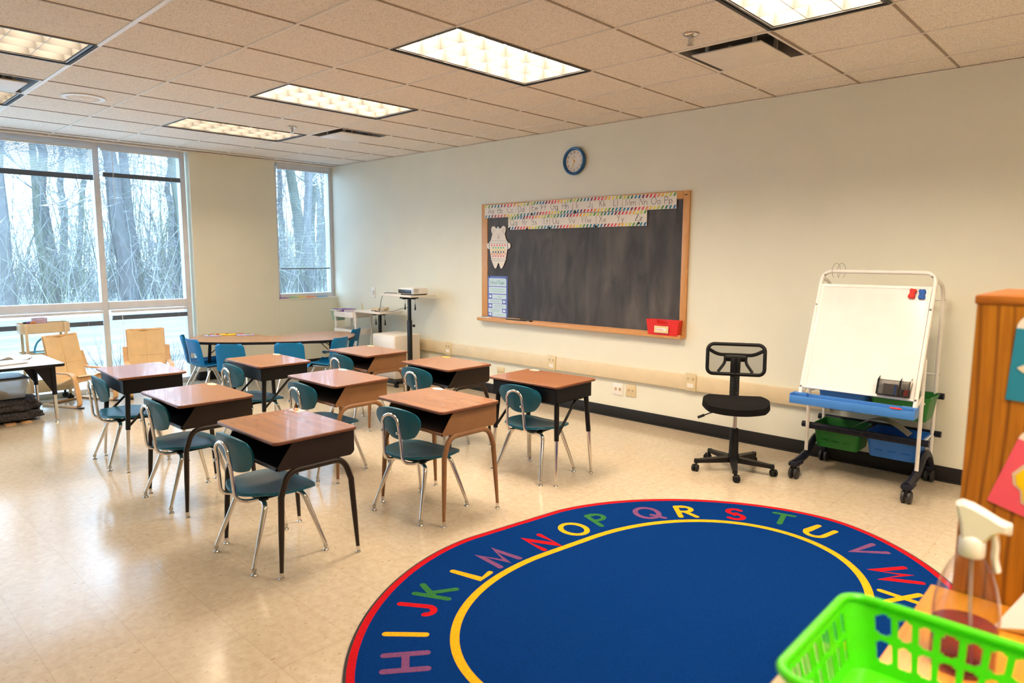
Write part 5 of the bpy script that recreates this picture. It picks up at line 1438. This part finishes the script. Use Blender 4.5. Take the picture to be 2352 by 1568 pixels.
bk = thing('blue_caddy', 'blue caddy with a tall arched handle in the middle tray of the cream cart', 'caddy', (-4.385, -3.60, .438))
MB().prism(rrect(.16, .20, .03, 4), 0, .085, 0, .006).build('tub', M['skyb'], bk)
MB().tube([(0, .095*cos(a), .08+.155*sin(a)) for a in [pi*k/16 for k in range(17)]], .006, 8, 0, False, None, (.6, 1.6)).build('handle', M['skyb'], bk)
o = MB().b(-.05, .05, -.03, .03, 0, .105, 0, .004).build('red_box', M['red']); o.location = (-4.385, -3.435, .438); tag(o, 'small red box beside the blue caddy in the cream cart', 'box')

def sling_chair(label, loc, az):
    t = thing('sling_chair', label, 'armchair', loc, rad(az-90), 'bentwood sling chairs by the windows')
    for s_ in (-1, 1):
        X = s_*.212
        p = bend([(X, -.185, .52), (X, -.125, .355), (X, -.08, .350), (X, .225, .352), (X, .285, .011), (X, -.22, .011)], [.07, .03, .085, .075], 8)
        MB().tube(p, .036, 4, 0, False, None, (.30, 1.0), True, (0, 1, 0)).build('arm_frame', M['birch'], t)
        f = MB().tube(bend([(X*.86, .24, .315), (X*.86, .18, .30), (X*.86, -.05, .215), (X*.86, -.115, .27), (X*.86, -.205, .70)], [.05, .05, .07], 7), .017, 4, 0, False, None, (.4, 1.0)); f.build('seat_frame', M['birch'], t)
        MB().box((X, .282, .006), (.05, .04, .012), 0, .003).build('foot_pad', M['black'], t)
    for c3, d3 in (((0, .235, .285), (.40, .022, .05)), ((0, -.215, .012), (.42, .05, .016)), ((0, -.11, .26), (.38, .02, .04))):
        MB().box(c3, d3, 0, .004).build('cross_bar', M['birch'], t)
    MB().tube([(-.195, -.206, .703), (.195, -.206, .703)], .010, 10).build('top_rod', M['birch'], t)
    pr = [(.265, .322), (.22, .328), (.11, .275), (-.01, .232), (-.07, .240), (-.11, .33), (-.15, .50), (-.19, .695), (-.205, .715), (-.218, .700)]
    def fn(u, v):
        f = v*(len(pr)-1); i = min(int(f), len(pr)-2); f -= i
        p0, p1, p2, p3 = [Vector(pr[max(0, min(len(pr)-1, i+k))]) for k in (-1, 0, 1, 2)]
        q = .5*((2*p1)+(-p0+p2)*f+(2*p0-5*p1+4*p2-p3)*f*f+(-p0+3*p1-3*p2+p3)*f**3)
        a = 2*u-1; sag = .020*(1-a*a)*(1 if .05 < v < .9 else .2)
        wr = .004*sin(26*v+3*sin(4*a))*(1-abs(a)**3)+.003*sin(9*v+7*a)
        hw_ = .19-.006*max(0, v-.5)*2
        return (a*hw_, q.x-(sag+wr)*(.85 if v > .5 else .1), q.y-(sag+wr)*(.2 if v > .5 else .95))
    MB().shell(fn, 24, 48, .006).build('sling', M['canvas'], t, True, 70)
    sm = MB()
    def seam(u0, u1, v0, v1, n=24):
        pts = [Vector(fn(u0+(u1-u0)*k/n, v0+(v1-v0)*k/n))+Vector((0, .0045 if v0 > .45 else 0, .002 if v0 > .45 else .0045)) for k in range(n+1)]; sm.tube(pts, .0014, 5)
    seam(.5, .5, .52, .86); seam(.04, .96, .84, .84); seam(.03, .97, .62, .62); seam(.5, .5, .1, .4)
    sm.build('seam', mat('seam_thread', (.62, .42, .22), .8), t)
    return t
sling_chair('tan sling chair beside the low white table, seen from its side', (-4.05, -3.41, 0), 25)
sling_chair('tan sling chair facing the room behind the black desk by the windows', (-4.06, -2.70, 0), -14)

# ------------------------------------------------------------------ foreground shelf, basket and bottle
SZ = .888; SB = .953
PX, PY = 3.868, -3.871
bc = thing('tall_cabinet', 'tall honey-oak cabinet with a blue and a pink card stuck on it', 'cabinet', (PX, PY, 0))
m = MB().b(0, .95, 0, .018, .04, 1.462, 0, .002); m.build('back_panel', M['cabinet'], bc)
m = MB().b(0, .018, .018, .36, .04, 1.462, 0, .002); m.b(.932, .95, .018, .36, .04, 1.462, 0, .002); m.build('side_panel', M['cabinet'], bc)
MB().b(-.004, .954, -.002, .362, 1.462, 1.480, 0, .004).build('top', wood('honey_oak_edge', (.38, .115, .01, 1), (.50, .17, .018, 1), .4, 4, (1, 14, 14)), bc)
MB().b(.018, .932, .018, .35, .04, .06).build('shelf', M['cabinet'], bc); MB().b(.0, .95, .02, .34, 0, .04).build('plinth', M['brownm'], bc)
ls_ = thing('low_shelf', 'low honey-oak shelf carrying the spray bottle in front of the tall cabinet', 'shelf', (3.832, -4.350, 0))
MB().b(0, .96, 0, .476, SZ-.025, SZ, 0, .003).build('top', M['cabtop'], ls_)
m = MB().b(.01, .03, .01, .47, 0, SZ-.025, 0, .002); m.b(.93, .95, .01, .47, 0, SZ-.025, 0, .002); m.build('side_panel', M['cabinet'], ls_)
m = MB().b(.03, .93, .02, .46, .35, .37); m.b(.03, .93, .02, .46, .65, .67); m.build('shelf', M['cabtop'], ls_); MB().b(.03, .93, .45, .465, 0, SZ-.025).build('back_panel', M['cabinet'], ls_)
bt = thing('beige_table', 'beige tabletop carrying the lime-green basket', 'table', (4.10, -4.74, 0))
MB().prism(rrect(.67, .76, .02, 3, 0, 0), SB-.030, SB, 0, .003).build('tabletop', mat('beige_laminate', (.60, .48, .26), .4), bt)
for sx in (-1, 1):
    for sy in (-1, 1): MB().tube([(sx*.29, sy*.33, SB-.030), (sx*.30, sy*.34, 0)], .018, 12).build('leg', M['steel'], bt)
# cards on the cabinet (flat paper)
def card(label, x_, z_, rz, body, shape):
    t = thing('picture_card', label, 'card', (x_, PY-.0012, z_), 0, 'picture cards on the oak cabinet')
    t.rotation_euler = (0, rad(rz), 0)
    W_, Hh = .135, .165
    o_ = arc(.03, Hh-.03, .03, .03, 180, 90, 6)+arc(W_-.03, Hh-.03, .03, .03, 90, 0, 6)+[(W_, 0), (0, 0)]
    XZ = lambda d: Matrix(((1,0,0,0),(0,0,-1,-d),(0,1,0,0),(0,0,0,1)))
    MB().prism(o_, 0, .0008, 0, 0, XZ(0)).build('white_backing', M['paper'], t, False)
    b = MB().prism([(0, 0), (W_, 0), (W_, Hh-.03), (0, Hh-.03)], 0, .0008, 0, 0, XZ(.0008)); b.build('coloured_field', M[body], t, False)
    return t
c1 = card('blue card with a pale rounded figure on the tall oak cabinet', 3.926, 1.286, 3, 'bluecard', 'fig')
XZm = lambda d: Matrix(((1,0,0,0),(0,0,-1,-d),(0,1,0,0),(0,0,0,1)))
MB().prism([(.010+a, b) for a, b in ((0, .062), (.012, .070), (.026, .068), (.040, .084), (.075, .090), (.105, .075), (.108, .045), (.085, .022), (.055, .020), (.034, .036), (.024, .056), (.010, .054))], 0, .0008, 0, 0, XZm(.0016)).build('paper_figure', mat('cream_paper', (.70, .64, .50), .7), c1, False)
c2 = card('pink card with a yellow lemon shape on the tall oak cabinet', 3.912, 1.086, 17, 'pink', 'lemon')
lem = [(.022, .068), (.030, .088), (.046, .102), (.070, .104), (.098, .096), (.115, .07), (.105, .04), (.078, .026), (.05, .028), (.042, .046), (.03, .052)]
cxl, czl = sum(p[0] for p in lem)/len(lem), sum(p[1] for p in lem)/len(lem)
MB().prism([(cxl+(a-cxl)*1.16, czl+(b-czl)*1.16) for a, b in lem], 0, .0008, 0, 0, XZm(.0016)).build('white_outline', mat('cream_outline', (.66, .52, .40), .7), c2, False)
MB().prism(lem, 0, .0008, 0, 0, XZm(.0024)).build('lemon_shape', mat('lemon_yellow', (.85, .62, .0), .6), c2, False)
# lime basket
bk = thing('lime_basket', 'bright lime-green slotted plastic basket on the beige tabletop', 'basket', (3.968, -4.512, SB))
BW, BD, BH = .300, .270, .100
def per(s_, k, r=.03):
    o_ = rrect(BW-2*k, BD-2*k, r, 6); return o_
def wall():
    base = [Vector(p) for p in resample(per(0, 0), 240)]
    m = MB()
    def fn(u, v):
        i = u*240; a = base[int(i) % 240].lerp(base[(int(i)+1) % 240], i-int(i)); k = .022*(1-v)
        q = Vector((a.x*(1-2*k/BW), a.y*(1-2*k/BD)))
        return (q.x, q.y, .004+v*(BH-.006))
    NU, NV = 240, 36
    def hole(i, j):
        p = base[i % 240]; v = j/NV
        onx = abs(abs(p.y)-BD/2) < .004; ony = abs(abs(p.x)-BW/2) < .004
        row = (.14 <= v < .46) or (.54 <= v < .84)
        if not row: return False
        vv = (v-.14)/.32 if v < .5 else (v-.54)/.30
        if onx and abs(p.x) < BW/2-.034:
            c = (p.x/.0285) % 1.0
            cc = abs(c-.5)
            return cc < .36-.22*max(0, abs(vv-.5)*2-.72)/.28
        if ony and abs(p.y) < BD/2-.03:
            c = (p.y/.0155) % 1.0
            return abs(c-.5) < .24 and (.04 < vv < .96)
        return False
    m.shell(fn, NU, NV, .0024, 0, hole); return m
wall().build('slotted_wall', M['lime'], bk, True, 60)
rim = MB(); rim.tube([(p.x*1.008, p.y*1.008, BH-.003) for p in resample(per(0, 0), 120)], .0065, 10, 0, True, None, (1.0, 1.0)); rim.build('rim', M['lime'], bk)
MB().prism(rrect(BW-.044, BD-.044, .028, 6), .001, .0045, 0, .001).build('floor_panel', M['lime'], bk)
# spray bottle
sp = thing('spray_bottle', 'clear spray bottle half full of purple liquid with a white trigger head', 'bottle', (3.936, -4.165, SZ), rad(8)); sp.scale = (1.08, 1.08, 1.15)
bprof = [(.036, 0), (.042, .004), (.0435, .012), (.0435, .082), (.0415, .102), (.0355, .128), (.027, .149), (.018, .164), (.0145, .170), (.0145, .180)]
m = MB().lathe(bprof, 48); m.lathe([(r-.0012, max(z, .002)) for r, z in bprof], 48); m.build('bottle_body', glassy('clear_pet', (.955, .945, .955, 1), 1.45, .05), sp)
lq = [(0, .003), (.0345, .003), (.0405, .007), (.0418, .014), (.0418, .064), (0, .064)]
MB().lathe(lq, 48).build('liquid', glassy('purple_liquid', (.66, .36, .60, 1), 1.2, .1, .12, (.20, .05, .18, 1)), sp)
MB().tube([(0, 0, .19), (.004, 0, .10), (.012, 0, .006)], .0028, 8).build('dip_tube', glassy('tube_clear', (.86, .84, .86, 1), 1.4, .2, .3), sp)
hd = MB(); hd.lathe([(.0165, .165), (.0175, .168), (.0175, .188), (.015, .192), (.012, .195)], 30)
side = [(-.014, .188), (-.018, .212), (-.024, .236), (-.016, .241), (-.002, .238), (.014, .231), (.032, .222), (.041, .219), (.041, .206), (.032, .205), (.024, .200), (.015, .188)]
hd.prism(side, -.012, .012, 0, .004, RX(rad(90)))
hd.b(.038, .046, -.008, .008, .2045, .220, 0, .003)
hd.build('trigger_head', mat('white_nozzle', (.84, .80, .76), .35), sp)
MB().tube(bend([(.026, 0, .202), (.029, 0, .185), (.028, 0, .168), (.033, 0, .150)], .02, 5), .0085, 8, 0, False, None, (.6, 1.2)).build('trigger', mat('white_trigger', (.84, .80, .76), .35), sp)
fl_ = thing('folded_paper', 'white folded paper leaning behind the spray bottle', 'paper', (3.953, -3.992, SZ)); fl_.scale = (1.1, 1.0, 1.1)
mm = MB()
A_, B_, C_, D_ = Vector((0, 0, .001)), Vector((.105, .085, .19)), Vector((.16, .0, .055)), Vector((.17, .05, .001))
n1 = (B_-A_).cross(C_-A_).normalized()*.0006; n2 = (C_-A_).cross(D_-A_).normalized()*.0006
mm.add([A_+n1, B_+n1, C_+n1, A_-n1, B_-n1, C_-n1], [(0,1,2),(5,4,3),(0,3,4,1),(1,4,5,2),(2,5,3,0)])
mm.add([A_+n2, C_+n2, D_+n2, A_-n2, C_-n2, D_-n2], [(0,1,2),(5,4,3),(0,3,4,1),(1,4,5,2),(2,5,3,0)])
mm.build('sheet', mat('white_sheet', (.84, .82, .80), .6), fl_, False)

# ------------------------------------------------------------------ outdoors: snow, road, winter wood
def snowmat():
    m, n, l, p = newmat('snow'); p.inputs['Roughness'].default_value = .8
    tc = n.new('ShaderNodeTexCoord'); nz = n.new('ShaderNodeTexNoise'); nz.inputs['Scale'].default_value = .5; nz.inputs['Detail'].default_value = 8
    l.new(tc.outputs['Object'], nz.inputs['Vector'])
    r = n.new('ShaderNodeValToRGB'); r.color_ramp.elements[0].position = .33; r.color_ramp.elements[1].position = .5
    r.color_ramp.elements[0].color = (.22, .30, .20, 1); r.color_ramp.elements[1].color = (.80, .82, .84, 1)
    l.new(nz.outputs[0], r.inputs[0]); l.new(r.outputs[0], p.inputs['Base Color']); return m
struct('ground', MB().b(-75, XW-.22, -45, 70, -.35, -.15), snowmat(), smooth=False)
road = mat('wet_slushy_road', (.24, .245, .25), .6, var=.35, vscale=.8, stretch=(2.5, .25, 1))
struct('road', MB().b(-17.5, -7.4, -45, 70, -.149, -.14), road, smooth=False)
bank = MB()
NB = 120
vs = []
rn = random.Random(3)
for i in range(NB+1):
    y = -40+100*i/NB; hb = .16+.12*rn.random()
    for q, hq in ((-19.6, 0), (-19.0, hb*.7), (-18.4, hb), (-17.8, hb*.6), (-17.3, 0)): vs.append((q+.2*rn.uniform(-1, 1), y, -.15+hq))
bank.add(vs, [(i*5+j, i*5+j+1, (i+1)*5+j+1, (i+1)*5+j) for i in range(NB) for j in range(4)])
o = bank.build('snow_bank', mat('snow_clean', (.80, .82, .85), .8)); tag(o, 'low bank of ploughed snow along the far side of the road', 'snow bank')

def barkmat(name, c, snow=.55):
    m, n, l, p = newmat(name); p.inputs['Roughness'].default_value = .85; p.inputs['Specular IOR Level'].default_value = .2
    ge = n.new('ShaderNodeNewGeometry'); sx = n.new('ShaderNodeSeparateXYZ'); l.new(ge.outputs['Normal'], sx.inputs[0])
    tc = n.new('ShaderNodeTexCoord'); nz = n.new('ShaderNodeTexNoise'); nz.inputs['Scale'].default_value = 3.5; nz.inputs['Detail'].default_value = 5
    l.new(tc.outputs['Object'], nz.inputs['Vector'])
    ad = n.new('ShaderNodeMath'); ad.operation = 'ADD'; l.new(sx.outputs[2], ad.inputs[0]); l.new(nz.outputs[0], ad.inputs[1])
    r = n.new('ShaderNodeMapRange'); r.inputs[1].default_value = snow+.25; r.inputs[2].default_value = snow+.45; l.new(ad.outputs[0], r.inputs[0])
    cr = n.new('ShaderNodeValToRGB'); cr.color_ramp.elements[0].color = tuple(.6*q for q in c[:3])+(1,); cr.color_ramp.elements[1].color = tuple(1.35*q for q in c[:3])+(1,)
    l.new(nz.outputs[0], cr.inputs[0])
    mx = n.new('ShaderNodeMix'); mx.data_type = 'RGBA'; l.new(r.outputs[0], mx.inputs[0]); l.new(cr.outputs[0], mx.inputs[6]); mx.inputs[7].default_value = (.85, .87, .9, 1)
    l.new(mx.outputs[2], p.inputs['Base Color']); return m
bark = [barkmat('bark_grey', (.15, .154, .157), .80), barkmat('bark_dark', (.12, .122, .124), .80), barkmat('bark_green', (.15, .166, .138), .80)]
twigm = barkmat('twigs', (.21, .215, .22), .78)
def tree_mesh(seed, hgt, rad0):
    rn = random.Random(seed); tk = MB(); br = MB()
    lean_ = Vector((rn.uniform(-.07, .07), rn.uniform(-.07, .07), 1))
    pts = [Vector((0, 0, -.3))]; n = 9
    for i in range(1, n+1):
        pts.append(pts[0]+lean_*hgt*i/n+Vector((rn.uniform(-.12, .12), rn.uniform(-.12, .12), 0))*(1+i*.14))
    rs = [rad0*(1.25 if i == 0 else 1)*(1-.72*i/n) for i in range(n+1)]
    tk.tube(pts, rs, 9)
    def grow(p, d, L, r, depth):
        k = 7 if depth == 2 else 5; P = [p]; dd = d.normalized()
        for i in range(k):
            dd = (dd+Vector((rn.uniform(-.36, .36), rn.uniform(-.36, .36), rn.uniform(-.16, .30)))).normalized(); P.append(P[-1]+dd*L/k)
        br.tube(P, [max(.005, r*(1-.8*i/k)) for i in range(k+1)], 5 if depth > 1 else 4 if depth == 1 else 3, 0, False, None, None, False)
        if depth > 0:
            for _ in range(rn.choice((3, 4, 4)) if depth > 1 else rn.choice((4, 5, 6))):
                i = rn.randint(1, k); q = P[i]
                nd = (dd+Vector((rn.uniform(-1, 1), rn.uniform(-1, 1), rn.uniform(-.5, .7)))).normalized(); grow(q, nd, L*rn.uniform(.42, .68), r*.5, depth-1)
    for i in range(17):
        f = rn.uniform(.22, 1)**.85; j = min(int(f*n), n-1); q = pts[j].lerp(pts[j+1], f*n-j)
        a = rn.uniform(0, 2*pi); grow(q, Vector((cos(a), sin(a), rn.uniform(-.1, .8))), hgt*rn.uniform(.16, .34)*(1.1-.5*f), max(.012, rad0*(.24-.13*f)), 2)
    return tk, br
protos = []
for k, (sd_, hg, r0) in enumerate(((11, 13, .22), (23, 15, .30), (37, 12, .15), (41, 14, .19), (59, 10, .11), (67, 16, .26))):
    tk, br = tree_mesh(sd_, hg, r0)
    t = tk.build('bare_tree', bark[k % 3]); b_ = br.build('branches', twigm, t, True, 60)
    protos.append(t)
rn = random.Random(77)
spots = [(-21.0, -.9, 0), (-21.6, .35, 2), (-20.6, 2.35, 1), (-22.5, 3.1, 3), (-21.0, 4.45, 5), (-22.2, 5.6, 4), (-21.2, 7.6, 1), (-21.8, 9.6, 3), (-22.0, 11.2, 0)]
while len(spots) < 74:
    x_ = -20.5-26*rn.random()**1.3; y_ = rn.uniform(-13, 30)
    if all((x_-a)**2+(y_-b)**2 > .9 for a, b, _ in spots): spots.append((x_, y_, rn.randrange(6)))
used = set()
named = {0: 'thick grey trunk with forked snowy branches in the wide window pane', 2: 'tall dark trunk in the middle of the window pane beside the pier', 4: 'stout snowy trunk close to the pier-side frame of the big window', 7: 'bare tree showing behind the narrow corner window'}
for i, (x_, y_, k) in enumerate(spots):
    if k in used: o = copy_tree(protos[k])
    else: o = protos[k]; used.add(k)
    s_ = rn.uniform(.85, 1.2); o.location = (x_, y_, -.15); o.rotation_euler = (0, 0, rn.uniform(0, 6.28)); o.scale = (s_, s_, s_)
    tag(o, named.get(i, 'bare snow-dusted tree among the winter wood beyond the road'), 'tree', 'bare trees beyond the road')
th = MB()
for i in range(8200):
    x_ = -20-16*rn.random()**1.2; y_ = rn.uniform(-9, 24); p = Vector((x_, y_, -.15)); d = Vector((rn.uniform(-.4, .4), rn.uniform(-.4, .4), 1)); L = rn.uniform(.8, 5.2)*(.6 if rn.random() < .5 else 1); P = [p]
    for q in range(4):
        d = (d+Vector((rn.uniform(-.35, .35), rn.uniform(-.35, .35), .05))).normalized(); P.append(P[-1]+d*L/4)
    r = .0035+.0019*L
    th.tube(P, [r, r*.85, r*.65, r*.4, r*.2], 3, i % 3, False, None, None, False)
    if i % 2 == 0:
        for q in (1, 2, 3):
            for _ in range(2):
                dd = Vector((rn.uniform(-1, 1), rn.uniform(-1, 1), rn.uniform(.0, 1))).normalized(); th.tube([P[q], P[q]+dd*L*.14, P[q]+dd*L*.24+Vector((0, 0, .08))], [r*.5, r*.35, r*.15], 3, (i+q) % 3, False, None, None, False)
for i in range(500):
    x_ = -21-20*rn.random(); y_ = rn.uniform(-10, 26); p = Vector((x_, y_, -.15)); d = Vector((rn.uniform(-.15, .15), rn.uniform(-.15, .15), 1)); L = rn.uniform(4, 9); P = [p]; r = .003*L+.004
    for q in range(8):
        d = (d+Vector((rn.uniform(-.16, .16), rn.uniform(-.16, .16), .08))).normalized(); P.append(P[-1]+d*L/8)
    th.tube(P, [r*(1-.1*q) for q in range(9)], 4, i % 3, False, None, None, False)
    for q in range(2, 9):
        for _ in range(3):
            dd = Vector((rn.uniform(-1, 1), rn.uniform(-1, 1), rn.uniform(-.1, .9))).normalized(); S0 = P[q]; B = [S0]; Lb_ = L*rn.uniform(.12, .24)
            for e in range(4):
                dd = (dd+Vector((rn.uniform(-.4, .4), rn.uniform(-.4, .4), rn.uniform(-.2, .3)))).normalized(); B.append(B[-1]+dd*Lb_/4)
            rb_ = max(.0045, r*.3); th.tube(B, [rb_, rb_*.8, rb_*.6, rb_*.45, rb_*.3], 3, (i+q) % 3, False, None, None, False)
            for e in (2, 3, 4):
                d2 = (dd+Vector((rn.uniform(-1, 1), rn.uniform(-1, 1), rn.uniform(-.4, .6)))).normalized(); th.tube([B[e], B[e]+d2*Lb_*.22, B[e]+d2*Lb_*.4+Vector((0, 0, .06*Lb_))], [rb_*.45, rb_*.35, rb_*.2], 3, (i+e) % 3, False, None, None, False)
o = th.build('undergrowth', [twigm, barkmat('twigs_green', (.23, .255, .19), .76), barkmat('twigs_pale', (.33, .34, .345), .70)]); tag(o, 'tangled snowy undergrowth filling the wood beyond the road', 'undergrowth', None, 'stuff')
def shrub(label, x_, y_, seed):
    rn = random.Random(seed); m = MB()
    for i in range(46):
        a = rn.uniform(0, 6.28); d = Vector((cos(a)*rn.uniform(.1, .6), sin(a)*rn.uniform(.1, .6), 1)).normalized(); P = [Vector((cos(a)*.05, sin(a)*.05, 0))]
        L = rn.uniform(.35, .75)
        for q in range(4): d = (d+Vector((rn.uniform(-.25, .25), rn.uniform(-.25, .25), 0))).normalized(); P.append(P[-1]+d*L/4)
        m.tube(P, [.004, .0035, .003, .002, .001], 4)
        for q in (2, 3): dd = Vector((rn.uniform(-1, 1), rn.uniform(-1, 1), .7)).normalized(); m.tube([P[q], P[q]+dd*L*.22], [.002, .001], 3)
    o = m.build('bare_shrub', barkmat('shrub_twigs_%d' % seed, (.22, .20, .18), .6)); o.location = (x_, y_, -.15); tag(o, label, 'shrub', 'bare shrubs outside the windows')
shrub('bare twiggy shrub outside the window left of the front-facing sling chair', -5.25, -2.72, 5)
shrub('bare twiggy shrub outside the window beside the pier', -5.3, -2.02, 6)

# every matrix is final now
bpy.context.view_layer.update()
# a thing of a single mesh needs no empty above it
for e in [o for o in S.objects if o.type == 'EMPTY' and o.parent is None and len(o.children) == 1 and not o.children[0].children]:
    ch = e.children[0]; mw_ = ch.matrix_world.copy(); nm = e.name
    ch.parent = None; ch.matrix_world = mw_
    for k in e.keys(): ch[k] = e[k]
    bpy.data.objects.remove(e); ch.name = nm
bpy.context.view_layer.update()
